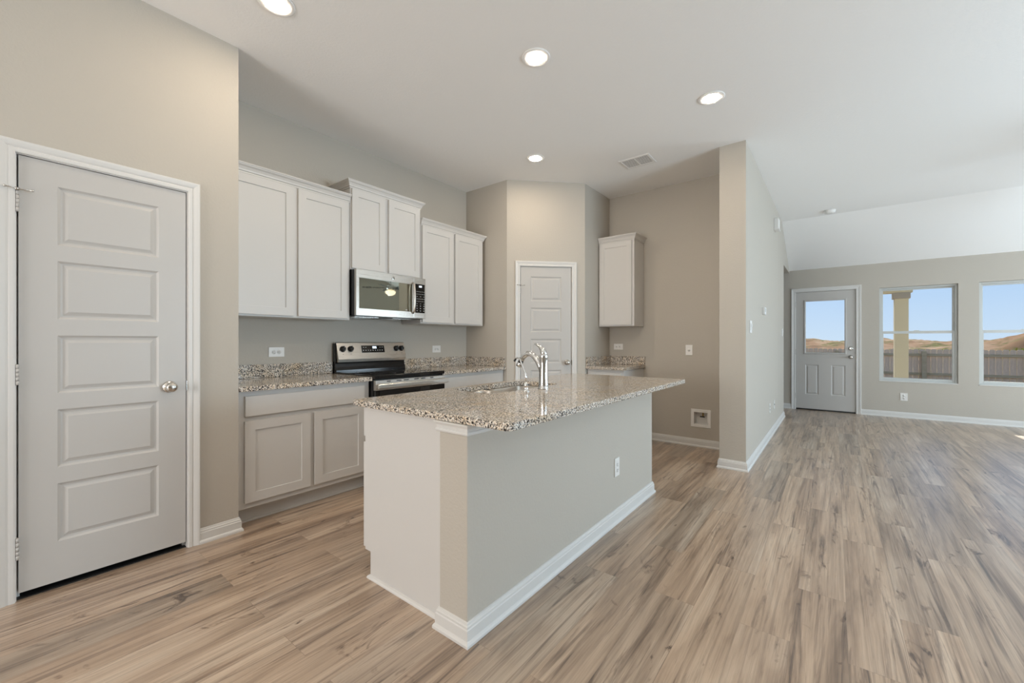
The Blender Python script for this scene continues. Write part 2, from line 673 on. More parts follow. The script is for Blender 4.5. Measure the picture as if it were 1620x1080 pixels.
def tag(o, label=None, cat=None, group=None, kind=None):
    if label:
        o['label'] = label
    if cat:
        o['category'] = cat
    if group:
        o['group'] = group
    if kind:
        o['kind'] = kind
    return o


def thing(name, label, cat, loc, group=None, kind=None):
    o = bpy.data.objects.new(name, None)
    o.empty_display_size = 0.05
    o.location = loc
    COL.objects.link(o)
    return tag(o, label, cat, group, kind)


def dup(root, loc, label):
    r = root.copy()
    r.location = loc
    r['label'] = label
    COL.objects.link(r)
    for ch in list(root.children):
        c = ch.copy()
        c.parent = r
        COL.objects.link(c)
        for g in ch.children:
            d = g.copy()
            d.parent = c
            COL.objects.link(d)
    return r


def frame(o, a, n=None):
    """Local (a, b, n) axes: a along the wall, b up, n out of the wall into the room."""
    a = Vector(a).normalized()
    b = Vector((0, 0, 1))
    n = a.cross(b)
    return Matrix((( a.x, b.x, n.x, o[0]), (a.y, b.y, n.y, o[1]), (a.z, b.z, n.z, o[2]), (0, 0, 0, 1)))


PX, PY = (1, 0, 0), (0, 1, 0)
NX, NY = (-1, 0, 0), (0, -1, 0)
S2 = math.sqrt(0.5)

# ------------------------------------------------------------------ floor, ceiling, walls
m = MB()
m.box(-3.75, XR + 0.15, YB - 0.15, YW + 0.15, -0.12, 0.0)
tag(m.build('floor', 'floor'), 'brown wood-look plank floor running through kitchen and living room', 'floor', kind='structure')

m = MB()
sl = (H - HW) / (YW - YR)
ye = YW + 0.2
m.prism([(YB - 0.15, H), (YR, H), (ye, H - sl * (ye - YR)), (ye, H - sl * (ye - YR) + 0.15), (YR, H + 0.15), (YB - 0.15, H + 0.15)], 0, -3.75, XR + 0.15)
tag(m.build('ceiling', 'ceiling'), 'white ceiling, flat and then sloping down to the rear wall', 'ceiling', kind='structure')

wall_label = {}


def wall(name, segs, label):
    mb = MB()
    for p0, p1, t, h, ops in segs:
        d = Vector((p1[0] - p0[0], p1[1] - p0[1], 0))
        mb.T = frame((p0[0], p0[1], 0), d)
        mb.slab(d.length, h, t, ops)
    return tag(mb.build(name, 'wall'), label, 'wall', kind='structure')


D1A, D1B, D1H = 0.080, 0.742, 2.066          # door 1 rough opening along y
wall('wall_left', [((XL, YB), (XL, YC), 0.115, H, [(D1A - YB, D1B - YB, -1, D1H)]),
                   ((XL - 0.115, YC), (XB, YC), 0.115, H, [])],
     'beige wall with the near five-panel door')
wall('wall_kitchen', [((XB, YB), (XB, YF + 0.1), 0.12, H, [])], 'beige kitchen wall behind the range and white cabinets')
SA = math.hypot(XP2 - XP1, YP2 - YP1)
D2A, D2B = 0.139, 0.771
wall('wall_pantry', [((XB, YP1), (XP1, YP1), 0.10, H, []),
                     ((XP1, YP1), (XP2, YP2), 0.10, H, [(D2A, D2B, -1, D1H)]),
                     ((XP2, YP2), (XP2, YF), 0.10, H, [])],
     'angled beige corner wall that holds the pantry door')
wall('wall_alcove', [((XB, YF), (X1 + 0.02, YF), 0.12, H, [(XB * -1 - 1.285, XB * -1 - 1.099, 0.235, 0.409)])],
     'beige wall at the back of the refrigerator alcove')
m = MB()
m.prism([(YPT, 0), (YE, 0), (YE, 2.41), (YW, 2.41), (YW, HW + 0.02), (YR, H + 0.01), (YPT, H + 0.01)], 0, X1, X2)
tag(m.build('wall_partition', 'wall'), 'pale partition wall between kitchen alcove and living room', 'wall', kind='structure')
wall('wall_hall', [((X1, YE), (-3.6, YE), 0.12, H, []), ((-3.6, YE), (-3.6, YW), 0.12, H, [])], 'hall wall beyond the partition')
W1 = (0.562, 1.434, 0.555, 2.047)
W2 = (1.641, 2.513, 0.555, 2.047)
W3 = (2.720, 3.592, 0.555, 2.047)
D3A, D3B, D3H = -0.560, 0.289, 2.068
xo = -3.72
wall('wall_rear', [((xo, YW), (XR + 0.15, YW), 0.15, 2.46, [(D3A - xo, D3B - xo, -1, D3H)] + [(w[0] - xo, w[1] - xo, w[2], w[3]) for w in (W1, W2, W3)])],
     'grey-beige rear wall with the half-glass door and windows')
RW = [(2.025, 3.775), (6.325, 8.075)]
wall('wall_right', [((XR, YW), (XR, YB), 0.15, H, [(YW - b, YW - a, 0.675 if a < 4 else 0.32, 2.225 if a < 4 else 1.84) for a, b in RW])], 'living room wall on the right')
wall('wall_front', [((XR, YB), (XB, YB), 0.15, H, [(XR + 0.975, XR + 2.725, 0.675, 2.225)])], 'wall behind the viewpoint')

# ------------------------------------------------------------------ baseboards
BB = [(0, 0), (0.022, 0), (0.022, 0.010), (0.018, 0.018), (0.0135, 0.022), (0.0135, 0.062), (0.0105, 0.066), (0.0105, 0.074),
      (0.0065, 0.078), (0.0045, 0.086), (0, 0.088)]


def baseboard(name, path, label):
    return tag(MB().moulding(path, BB).build(name, 'trim'), label, 'baseboard', kind='structure')


# out is to the right of travel
baseboard('baseboard_left', [(XL, D1B + 0.0405), (XL, YC), (XL - 0.09, YC)], 'white baseboard beside the near door')
baseboard('baseboard_left_front', [(XL, YB), (XL, D1A - 0.0405)], 'white baseboard before the near door')
baseboard('baseboard_alcove', [(-1.82, YF), (X1, YF)], 'white baseboard in the refrigerator alcove')
baseboard('baseboard_partition', [(X1, YF - 0.03), (X1, YPT), (X2, YPT), (X2, YE), (X2 - 0.1, YE)], 'white baseboard wrapping the partition wall')
baseboard('baseboard_rear_left', [(-1.6, YW), (D3A - 0.051, YW)], 'short white baseboard left of the rear door')
baseboard('baseboard_rear', [(D3B + 0.051, YW), (XR, YW)], 'white baseboard under the rear windows')
baseboard('baseboard_right', [(XR, YW), (XR, YB)], 'white baseboard along the right wall')

# ------------------------------------------------------------------ doors
CAS = [(0.0, 0.0), (0.0, 0.010), (0.006, 0.012), (0.018, 0.012), (0.022, 0.009), (0.030, 0.013), (0.044, 0.017), (0.052, 0.018), (0.056, 0.014), (0.056, 0.0)]
DPROF = [(0.005, -0.004), (0.010, -0.0075), (0.018, -0.0085), (0.026, -0.0060), (0.036, -0.0015)]


def lever_profile_knob(mb, o, n):
    mb.lathe([(0.0, 0.0), (0.032, 0.0), (0.033, 0.004), (0.030, 0.010), (0.017, 0.014), (0.0125, 0.020), (0.0125, 0.030), (0.018, 0.034),
              (0.0255, 0.042), (0.0275, 0.052), (0.025, 0.061), (0.016, 0.068), (0.0, 0.070)], o, n, 28)


def hinge(mb, a, b0, b1):
    mb.box(a - 0.004, a + 0.004, b0, b1, -0.006, 0.0035)
    mb.T_save = mb.T
    n = 5
    step = (b1 - b0) / n
    for k in range(n):
        mb.tube([(a, b0 + k * step + 0.0006, 0.005), (a, b0 + (k + 1) * step - 0.0006, 0.005)], 0.0062, 10)


def interior_door(name, T, a0, a1, z1, s0, s1, label, knob_a, knob_z, hinges, pin_z, zb=0.022):
    """rough opening a0..a1, slab s0..s1; T: frame whose origin is at the wall corner, z = 0."""
    base = T @ Vector(((s0 + s1) / 2, 0, 0))
    t = thing(name, label, 'door', base, kind='structure')
    jt = 0.0155
    m = MB(T)
    m.box(a0 + .001, a0 + jt, 0, z1 - .001, -0.114, -0.0005)
    m.box(a1 - jt, a1 - .001, 0, z1 - .001, -0.114, -0.0005)
    m.box(a0 + jt, a1 - jt, z1 - jt, z1 - .001, -0.114, -0.0005)
    m.box(a0 + jt, a0 + jt + .011, 0, z1 - jt, -0.085, -0.044)
    m.box(a1 - jt - .011, a1 - jt, 0, z1 - jt, -0.085, -0.044)
    m.box(a0 + jt + .011, a1 - jt - .011, z1 - jt - .011, z1 - jt, -0.085, -0.044)
    m.build('jamb', 'trim', t)
    m = MB(T)
    m.casing(a0 + jt - .004, a1 - jt + .004, z1 - jt + .004, CAS)
    m.build('casing', 'trim', t)
    w = s1 - s0
    zt = z1 - jt - 0.0035
    m = MB(T @ Matrix.Translation((s0, zb, -0.004)))
    st = w * 0.195
    tops = [(0.226, 0.506), (0.584, 0.862), (0.940, 1.219), (1.298, 1.578), (1.654, 1.936)]
    bc = []
    for q0, q1 in tops:
        bc += [q0 - zb, q1 - zb]
    m.panelled(w, zt - zb, 0.035, [st, w - st], bc, {(1, 1), (1, 3), (1, 5), (1, 7), (1, 9)}, DPROF)
    slab = m.build('door_slab', 'door', t)
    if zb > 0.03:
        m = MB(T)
        m.box(a0 + jt + .0005, a1 - jt - .0005, 0.0005, 0.004, -0.35, -0.012)  # dark colour paints the shade of the gap below the slab
        tag(m.build('threshold', 'dark', t), 'dark strip painted as the shade in the gap under the door')
    nrm = (T.to_3x3() @ Vector((0, 0, 1)))
    m = MB()
    lever_profile_knob(m, T @ Vector((knob_a, knob_z, -0.004)), nrm)
    tag(m.build('door_knob', 'nickel', t), 'satin nickel round door knob')
    m = MB(T)
    m.box(a1 - jt - 0.001, a1 - jt + 0.006, knob_z - 0.028, knob_z + 0.028, -0.03, -0.0002)
    tag(m.build('strike_plate', 'nickel', t), 'dark metal strike plate')
    for h0, h1 in hinges:
        m = MB(T)
        hinge(m, s0 - 0.004, h0, h1)
        m.build('hinge', 'door', t)
    m = MB(T)
    hz = pin_z
    hx = s0 - 0.004
    m.tube([(hx - 0.036, hz + 0.002, 0.019), (hx - 0.012, hz, 0.018), (hx, hz + 0.002, 0.012), (hx + 0.012, hz - 0.002, 0.018), (hx + 0.042, hz - 0.002, 0.024)], 0.0024, 8)
    m.tube([(hx, hz + 0.006, 0.007), (hx, hz - 0.006, 0.007)], 0.008, 12)
    m.tube([(hx - 0.040, hz + 0.002, 0.019), (hx - 0.032, hz + 0.002, 0.019)], 0.005, 8)
    m.tube([(hx + 0.040, hz - 0.002, 0.024), (hx + 0.049, hz - 0.002, 0.026)], 0.005, 8)
    tag(m.build('hinge_pin_stop', 'nickel', t), 'small metal hinge-pin door stop')
    return t


TD1 = frame((XL, 0, 0), PY)
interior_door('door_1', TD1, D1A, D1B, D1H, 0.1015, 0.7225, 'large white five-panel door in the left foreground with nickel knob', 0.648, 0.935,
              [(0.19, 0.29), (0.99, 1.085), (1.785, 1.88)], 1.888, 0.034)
TD2 = frame((XP1, YP1, 0), (1, 1, 0))
interior_door('door_2', TD2, D2A, D2B, D1H, 0.1585, 0.7505, 'white five-panel pantry door in the angled corner behind the faucet', 0.702, 0.947,
              [(0.20, 0.29), (0.99, 1.08), (1.735, 1.825)], 1.833)

# rear half-glass door
T3 = frame((0, YW, 0), PX)
t = thing('door_3', 'white half-glass rear door beside the window', 'door', (-0.135, YW, 0), kind='structure')
jt = 0.018
m = MB(T3)
m.box(D3A + .001, D3A + jt, 0, D3H - .001, -0.149, -0.0005)
m.box(D3B - jt, D3B - .001, 0, D3H - .001, -0.149, -0.0005)
m.box(D3A + jt, D3B - jt, D3H - jt, D3H - .001, -0.149, -0.0005)
m.box(D3A + jt, D3A + jt + .012, 0, D3H - jt, -0.10, -0.056)
m.box(D3B - jt - .012, D3B - jt, 0, D3H - jt, -0.10, -0.056)
m.box(D3A + jt + .012, D3B - jt - .012, D3H - jt - .012, D3H - jt, -0.10, -0.056)
m.build('jamb', 'trim', t)
CAS3 = [(o * 1.15, n) for o, n in CAS]
m = MB(T3)
m.casing(D3A + jt - .005, D3B - jt + .005, D3H - jt + .005, CAS3)
m.build('casing', 'trim', t)
m = MB(T3)
m.box(D3A + jt, D3B - jt, 0.0005, 0.022, -0.15, -0.01)
tag(m.build('threshold', 'black_matte', t), 'dark door threshold')
s0, s1, zb, zt = D3A + jt + .003, D3B - jt - .003, 0.024, D3H - jt - .003
GX0, GX1, GZ0, GZ1 = -0.412, 0.140, 0.988, 1.897
# slab with a real opening for the glass and two moulded panels
sub = MB(T3 @ Matrix.Translation((s0, zb, -0.010)))
W_ = s1 - s0
# lower part: panelled, upper part: open frame
hl = GZ0 - zb
sub.panelled(W_, hl, 0.044, [-0.406 - s0, -0.220 - s0, -0.048 - s0, 0.140 - s0], [0.272 - zb, 0.790 - zb], {(1, 1), (3, 1)}, DPROF)
sub.T = T3 @ Matrix.Translation((s0, GZ0, -0.010))
sub.slab(W_, zt - GZ0, 0.044, [(GX0 - s0, GX1 - s0, -1, GZ1 - GZ0)])
sub.build('door_slab', 'door', t)
m = MB(T3)
m.casing(GX0 + .012, GX1 - .012, GZ1 - .012, [(0, -0.034), (0, -0.006), (0.008, 0.000), (0.022, 0.000), (0.028, -0.008), (0.028, -0.012)], bottom=GZ0 + .012, closed=True)
m.build('glass_frame', 'door', t)
m = MB(T3)
m.box(GX0 + .004, GX1 - .004, GZ0 + .004, GZ1 - .004, -0.034, -0.030)
tag(m.build('glass_pane', 'glass', t), 'clear glass pane of the rear door')
m = MB()
lever_profile_knob(m, (0.209, YW + 0.010, 0.932), (0, -1, 0))
tag(m.build('door_knob', 'nickel', t), 'satin nickel round door knob')
m = MB()
m.lathe([(0, 0), (0.030, 0), (0.031, 0.006), (0.026, 0.014), (0.016, 0.016), (0.0, 0.016)], (0.209, YW + 0.010, 1.073), (0, -1, 0), 24)
m.box(0.204, 0.214, YW - 0.024, YW - 0.005, 1.055, 1.091, 0.003)
tag(m.build('deadbolt', 'nickel', t), 'nickel deadbolt thumb turn')
m = MB(T3)
m.box(D3B - jt - .001, D3B - jt + .006, 0.90, 0.965, -0.03, -0.0002)
tag(m.build('strike_plate', 'nickel', t), 'dark metal strike plate')
for z0 in (0.19, 0.96, 1.79):
    m = MB(T3)
    hinge(m, s0 - 0.004, z0, z0 + 0.1)
    m.build('hinge', 'door', t)


# ------------------------------------------------------------------ windows
def window(name, T, a0, a1, b0, b1, label, depth=0.15):
    """single-hung vinyl window set deep in its drywall return; local (a, b, n)"""
    c = T @ Vector(((a0 + a1) / 2, b0, -0.1))
    t = thing(name, label, 'window', c, kind='structure')
    n0, n1 = -0.115, -0.040
    f = 0.028
    m = MB(T)
    m.box(a0 + .001, a0 + f, b0 + .001, b1 - .001, n0, n1, 0.003)
    m.box(a1 - f, a1 - .001, b0 + .001, b1 - .001, n0, n1, 0.003)
    m.box(a0 + f, a1 - f, b1 - f, b1 - .001, n0, n1, 0.003)
    m.box(a0 + f, a1 - f, b0 + .001, b0 + f, n0, n1, 0.003)
    m.build('window_frame', 'vinyl', t)
    mid = b0 + (b1 - b0) * 0.518
    r = 0.026
    # upper sash sits further out, lower sash nearer the room
    for nm, z0, z1, q0, q1 in (('upper_sash', mid - 0.012, b1 - f, -0.106, -0.080), ('lower_sash', b0 + f, mid + 0.026, -0.076, -0.048)):
        m = MB(T)
        rr = r if nm == 'lower_sash' else 0.022
        m.box(a0 + f, a0 + f + rr, z0, z1, q0, q1, 0.002)
        m.box(a1 - f - rr, a1 - f, z0, z1, q0, q1, 0.002)
        m.box(a0 + f + rr, a1 - f - rr, z1 - (0.040 if nm == 'lower_sash' else 0.022), z1, q0, q1, 0.002)
        m.box(a0 + f + rr, a1 - f - rr, z0, z0 + (0.034 if nm == 'lower_sash' else 0.022), q0, q1, 0.002)
        s = m.build(nm, 'vinyl', t)
        m = MB(T)
        qm = (q0 + q1) / 2
        m.box(a0 + f + rr - .004, a1 - f - rr + .004, z0 + 0.02, z1 - 0.02, qm - .002, qm + .002)
        tag(m.build('glass_pane', 'glass', s), 'clear window glass')
    m = MB(T)
    ca = (a0 + a1) / 2
    m.box(ca - 0.03, ca + 0.03, mid + 0.026, mid + 0.036, -0.072, -0.052, 0.002)
    m.build('sash_lock', 'vinyl', t)
    m = MB(T)
    m.box(a0 + .0005, a1 - .0005, b0 + .0005, b0 + 0.012, -0.0395, 0.008, 0.003)
    m.build('window_sill', 'trim', t)
    return t


window('window_1', T3, *W1, 'single-hung window right of the rear door')
window('window_2', T3, *W2, 'single-hung window cut by the right edge of the photo')
window('window_3', T3, *W3, 'third rear window beyond the right edge')
TR = frame((XR, 0, 0), NY)
for k, (a, b) in enumerate(RW):  # unseen windows added to house the right-hand fill lamps
    window('window_%d' % (4 + k), TR, -b, -a, 0.675 if a < 4 else 0.32, 2.225 if a < 4 else 1.84, ('unseen right wall window nearer the front, added for its light', 'unseen right wall window nearer the rear, added for its light')[k])
TF = frame((0, YB, 0), NX)  # unseen window added around the front fill lamp
window('window_6', TF, 0.975, 2.725, 0.675, 2.225, 'unseen front wall window behind the viewpoint, added for its light')

# ------------------------------------------------------------------ cabinets
CROWN = [(0, 0), (0.005, 0), (0.005, 0.010), (0.011, 0.014), (0.013, 0.024), (0.021, 0.040), (0.031, 0.050), (0.033, 0.056), (0.037, 0.058), (0.037, 0.066), (0, 0.066)]
SHAKER = [(0.0012, -0.0070)]


def shaker(parent, T, a0, a1, b0, b1, n_front, rail=0.060, t=0.019):
    m = MB(T @ Matrix.Translation((a0, b0, n_front)))
    w, h = a1 - a0, b1 - b0
    m.panelled(w, h, t, [rail, w - rail], [rail, h - rail], {(1, 1)}, SHAKER)
    return m.build('door', 'cabinet', parent)


def slab_front(parent, T, a0, a1, b0, b1, n_front, name='drawer_front'):
    m = MB(T)
    m.box(a0, a1, b0, b1, n_front - 0.019, n_front, 0.0015, 1)
    return m.build(name, 'cabinet', parent)


def upper_cabinet(label, T, a0, a1, b0, b1, depth, doors, crown_path, crown_z, group='wall-hung white shaker cabinets'):
    """T: frame on the wall face, n=0 at the wall."""
    base = T @ Vector(((a0 + a1) / 2, b0, depth / 2))
    t = thing('upper_cabinet', label, 'cabinet', base, group)
    m = MB(T)
    m.box(a0, a1, b0, b1, 0.002, depth, 0.001, 1)
    # recess under the face frame
    m.build('carcass', 'cabinet', t)
    for d0, d1, z0, z1 in doors:
        shaker(t, T, d0, d1, z0, z1, depth + 0.0195)
    if crown_path:
        m = MB()
        m.moulding(crown_path, CROWN, z0=crown_z)
        m.build('crown_moulding', 'cabinet', t)
    return t


TK = frame((XB, 0, 0), PY)                 # kitchen wall: a = y, n = +x
FX = XB + 0.305                            # face-frame plane of the uppers
e = 0.001
upper_cabinet('wide white upper cabinet at the left, against the door wall', TK, 0.992, 1.938, 1.372, 2.40, 0.305,
              [(1.030, 1.470, 1.386, 2.372), (1.502, 1.914, 1.386, 2.372)],
              [(FX + e, 0.992), (FX + e, 1.938)], 2.378)
upper_cabinet('short white upper cabinet above the microwave', TK, 1.943, 2.704, 1.812, 2.53, 0.305,
              [(1.953, 2.284, 1.824, 2.506), (2.325, 2.688, 1.824, 2.506)],
              [(XB + 0.002, 1.942), (FX + e, 1.942), (FX + e, 2.705), (XB + 0.002, 2.705)], 2.512)
upper_cabinet('white two-door upper cabinet right of the microwave', TK, 2.709, 3.640, 1.372, 2.395, 0.305,
              [(2.722, 3.148, 1.386, 2.360), (3.178, 3.604, 1.386, 2.360)],
              [(FX + e, 2.710), (FX + e, 3.641), (XB + 0.002, 3.641)], 2.366)
TA = frame((0, YF, 0), PX)                 # alcove wall: a = x, n = -y
FY = YF - 0.310
upper_cabinet('narrow white single-door upper cabinet in the alcove right of the pantry', TA, -2.293, -1.845, 1.372, 2.41, 0.310,
              [(-2.276, -1.872, 1.388, 2.378)],
              [(-2.293, FY - e), (-1.844, FY - e), (-1.844, YF - 0.002)], 2.386)


def base_cabinet(label, T, a0, a1, depth, drawers, doors, end_panel=None, toe=0.11, top=0.869):
    base = T @ Vector(((a0 + a1) / 2, 0, depth / 2))
    t = thing('base_cabinet', label, 'cabinet', base, 'white shaker base cabinets')
    m = MB(T)
    m.box(a0, a1, toe, top, 0.002, depth, 0.001, 1)
    m.build('carcass', 'cabinet', t)
    m = MB(T)
    m.box(a0 + .001, a1 - .001, 0.001, toe, 0.01, depth - 0.065)
    m.box(a0 + .001, a1 - .001, 0.001, 0.016, depth - 0.065, depth - 0.055, 0.003)
    tag(m.build('toe_kick', 'toe', t), 'grey-white recessed toe kick board')
    for d in drawers:
        slab_front(t, T, *d, depth + 0.0195)
    for d in doors:
        shaker(t, T, *d, depth + 0.0195)
    return t


BD = 0.593
base_cabinet('white base cabinet left of the range with one drawer over two doors', TK, 0.992, 1.938, BD,
             [(1.037, 1.890, 0.706, 0.836)], [(1.034, 1.454, 0.150, 0.676), (1.485, 1.895, 0.150, 0.676)])
base_cabinet('white base cabinet right of the range, mostly hidden by the island', TK, 2.712, 3.672, BD,
             [(2.75, 3.62, 0.706, 0.836)], [(2.75, 3.170, 0.150, 0.676), (3.200, 3.62, 0.150, 0.676)])
base_cabinet('narrow white base cabinet in the alcove under granite', TA, -2.292, -1.845, 0.61,
             [(-2.270, -1.868, 0.706, 0.836)], [(-2.270, -1.868, 0.150, 0.676)])

# ------------------------------------------------------------------ countertops
def counter(label, boxes, splashes, loc):
    t = thing('countertop', label, 'countertop', loc, 'granite countertops on the base cabinets')
    m = MB()
    for b in boxes:
        m.box(*b, 0.004, 2)
    m.build('counter_slab', 'granite', t)
    for s in splashes:
        m = MB()
        m.box(*s, 0.002, 1)
        m.build('backsplash', 'granite', t)
    return t


CX = -2.953
counter('speckled granite countertop left of the range with low backsplash', [(XB + .002, CX, 0.992, 1.944, 0.870, ZC + .003)],
        [(XB + .002, XB + .021, 0.992, 1.940, ZC + .0035, 1.008)], ((XB + CX) / 2, 1.47, 0.87))
counter('speckled granite countertop right of the range wrapping to the pantry wall', [(XB + .002, CX, 2.706, 3.673, 0.870, ZC + .003)],
        [(XB + .002, XB + .021, 2.710, 3.673, ZC + .0035, 1.008), (XB + .022, CX - .01, 3.654, 3.674, ZC + .0035, 1.008)],
        ((XB + CX) / 2, 3.19, 0.87))
counter('small granite countertop in the alcove under the single upper cabinet', [(XP2 + .003, -1.826, YF - 0.655, YF - .002, 0.870, ZC + .003)],
        [(XP2 + .023, -1.828, YF - .021, YF - .002, ZC + .0035, 1.008), (XP2 + .003, XP2 + .022, YF - .648, YF - .002, ZC + .0035, 1.008)],
        (-2.06, 4.66, 0.87))

# ------------------------------------------------------------------ island
IXP0, IXP1, IY0, IY1 = -1.298, -1.138, 1.172, 3.255      # half wall
IPY = 1.206                                              # cabinet end panel plane
ICX = -1.893
ZI = 0.8945                                             # island top height
TOE = 0.045
t = thing('kitchen_island', 'white kitchen island with painted half wall facing the living room', 'island', (-1.5, 2.2, 0))
m = MB()
m.box(IXP0, IXP1, IY0, IY1, 0.001, 0.863, 0.006, 2)
tag(m.build('half_wall', 'wall', t), 'textured greige half wall of the island')
m = MB()
path = [(IXP0, IPY + .002), (IXP0, IY0), (IXP1, IY0), (IXP1, IY1), (IXP0, IY1)]
m.moulding(path, BB)
tag(m.build('baseboard', 'trim', t), 'white stepped baseboard around the half wall')
m = MB()
CAP = [(0, 0), (0.004, 0), (0.011, 0.004), (0.013, 0.010), (0.011, 0.016), (0.008, 0.018), (0.010, 0.030), (0.018, 0.042), (0.018, 0.046), (0, 0.046)]
m.moulding(path, CAP, z0=0.817)
tag(m.build('cap_moulding', 'trim', t), 'white cove moulding under the island top')
# end panels with toe notch
for nm, y0, y1 in (('end_panel', IPY, IPY + .018), ('end_panel', IY1 - .020, IY1 - .002)):
    m = MB()
    m.prism([(ICX, 0.130), (ICX, 0.863), (IXP0 - .001, 0.863), (IXP0 - .001, 0.001), (ICX + TOE, 0.001), (ICX + TOE, 0.130)], 1, y0, y1)
    m.build(nm, 'cabinet', t)
m = MB()
m.box(ICX, ICX + .003, IPY + .0185, IY1 - .0205, 0.130, 0.863)
m.box(ICX + .0032, IXP0 - .002, IPY + .0185, IY1 - .0205, 0.130, 0.148)
m.build('carcass', 'cabinet', t)
m = MB()
m.box(ICX + TOE, ICX + TOE + .016, IPY + .0185, IY1 - .0205, 0.001, 0.124)
m.build('toe_kick', 'toe', t)
QR = [(0, 0), (0.014, 0), (0.013, 0.006), (0.009, 0.012), (0.0, 0.016)]
m = MB()
m.moulding([(ICX + TOE, IY1 - .03), (ICX + TOE, IPY - .0005), (IXP0 - .024, IPY - .0005)], QR)
m.build('shoe_moulding', 'trim', t)
TI = frame((ICX, 0, 0), NY)
for a0, a1 in ((1.209, 1.70), (1.73, 2.17), (2.20, 2.64), (2.67, 3.22)):
    shaker(t, TI, -a1, -a0, 0.140, 0.676, 0.0195)
    slab_front(t, TI, -a1, -a0, 0.706, 0.850, 0.0195)


def rounded_rect(x0, x1, y0, y1, radii, n=8):
    """radii order: (x0y0, x1y0, x1y1, x0y1), counter-clockwise"""
    cs = [(x0, y0, PI, radii[0]), (x1, y0, 1.5 * PI, radii[1]), (x1, y1, 0, radii[2]), (x0, y1, 0.5 * PI, radii[3])]
    sx, sy = (1, -1, -1, 1), (1, 1, -1, -1)
    out = []
    for (cx, cy, a, r), qx, qy in zip(cs, sx, sy):
        for k in range(n + 1):
            th = a + 0.5 * PI * k / n
            out.append((cx + qx * r + r * math.cos(th), cy + qy * r + r * math.sin(th)))
    return out


def slab_with_hole(m, outer, inner, z0, z1, bev=0.003):
    """flat slab with a hole, small eased top and bottom arris on the outside"""
    bm = m.bm
    def ring(pts, z):
        return [bm.verts.new((p[0], p[1], z)) for p in pts]
    def inset(pts, d):
        n = len(pts)
        out = []
        for i in range(n):
            p0, p1, p2 = Vector(pts[i - 1]), Vector(pts[i]), Vector(pts[(i + 1) % n])
            d0, d1 = (p1 - p0), (p2 - p1)
            nn = Vector((-d0.y, d0.x)).normalized() + Vector((-d1.y, d1.x)).normalized()
            nn.normalize()
            out.append(tuple(p1 + nn * d))
        return out
    oi = inset(outer, bev)
    rings = [ring(oi, z0), ring(outer, z0 + bev), ring(outer, z1 - bev), ring(oi, z1)]
    for r0, r1 in zip(rings, rings[1:]):
        for i in range(len(r0)):
            j = (i + 1) % len(r0)
            bm.faces.new([r0[i], r0[j], r1[j], r1[i]])
    ib, it = ring(inner, z0), ring(inner, z1)
    for i in range(len(ib)):
        j = (i + 1) % len(ib)
        bm.faces.new([ib[j], ib[i], it[i], it[j]])
    for ro, ri in ((rings[0], ib), (rings[-1], it)):
        edges = []
        for r in (ro, ri):
            for i in range(len(r)):
                a, b = r[i], r[(i + 1) % len(r)]
                ed = bm.edges.get((a, b)) or bm.edges.new((a, b))
                edges.append(ed)
        bmesh.ops.triangle_fill(bm, edges=edges, use_beauty=True, use_dissolve=False)


SX0, SX1, SY0, SY1 = -1.868, -1.513, 1.768, 2.500
m = MB()
outer = rounded_rect(-1.943, -0.920, 1.163, 3.385, (0.012, 0.035, 0.012, 0.012))
inner = rounded_rect(SX0, SX1, SY0, SY1, (0.085, 0.085, 0.085, 0.085))
slab_with_hole(m, outer, inner, ZI - 0.0305, ZI)
tag(m.build('island_countertop', 'granite'), 'large polished granite island top with sink cut-out and bar overhang', 'countertop')

# undermount double-bowl sink
t = thing('sink', 'undermount double-bowl stainless steel sink in the island top', 'sink', ((SX0 + SX1) / 2, (SY0 + SY1) / 2, 0.66))
ym = 2.10


def bowl(y0, y1, depth):
    m = MB()
    levels = [(-0.012, 0.8635), (0.002, 0.8635), (0.006, 0.855), (0.012, 0.8635 - depth + 0.04), (0.03, 0.8635 - depth + 0.01), (0.06, 0.8635 - depth)]
    rings = []
    for ins, z in levels:
        r = max(0.075 - ins, 0.02)
        pts = rounded_rect(SX0 - 0.004 + ins, SX1 + 0.004 - ins, y0 + ins, y1 - ins, (r, r, r, r))
        rings.append([m.v((p[0], p[1], z)) for p in pts])
    for r0, r1 in zip(rings, rings[1:]):
        for i in range(len(r0)):
            j = (i + 1) % len(r0)
            f = m.bm.faces.new([r0[i], r0[j], r1[j], r1[i]])
            f.smooth = True
    m.bm.faces.new(rings[-1])
    # drain
    b = m.build('bowl', 'steel', t)
    m = MB()
    m.lathe([(0.0, 0.001), (0.030, 0.001), (0.042, 0.004), (0.044, 0.001)], ((SX0 + SX1) / 2, (y0 + y1) / 2, 0.8635 - depth), (0, 0, 1), 24)
    m.build('drain', 'chrome', b)


bowl(SY0 - 0.004, ym - 0.012, 0.19)
bowl(ym + 0.012, SY1 + 0.004, 0.20)

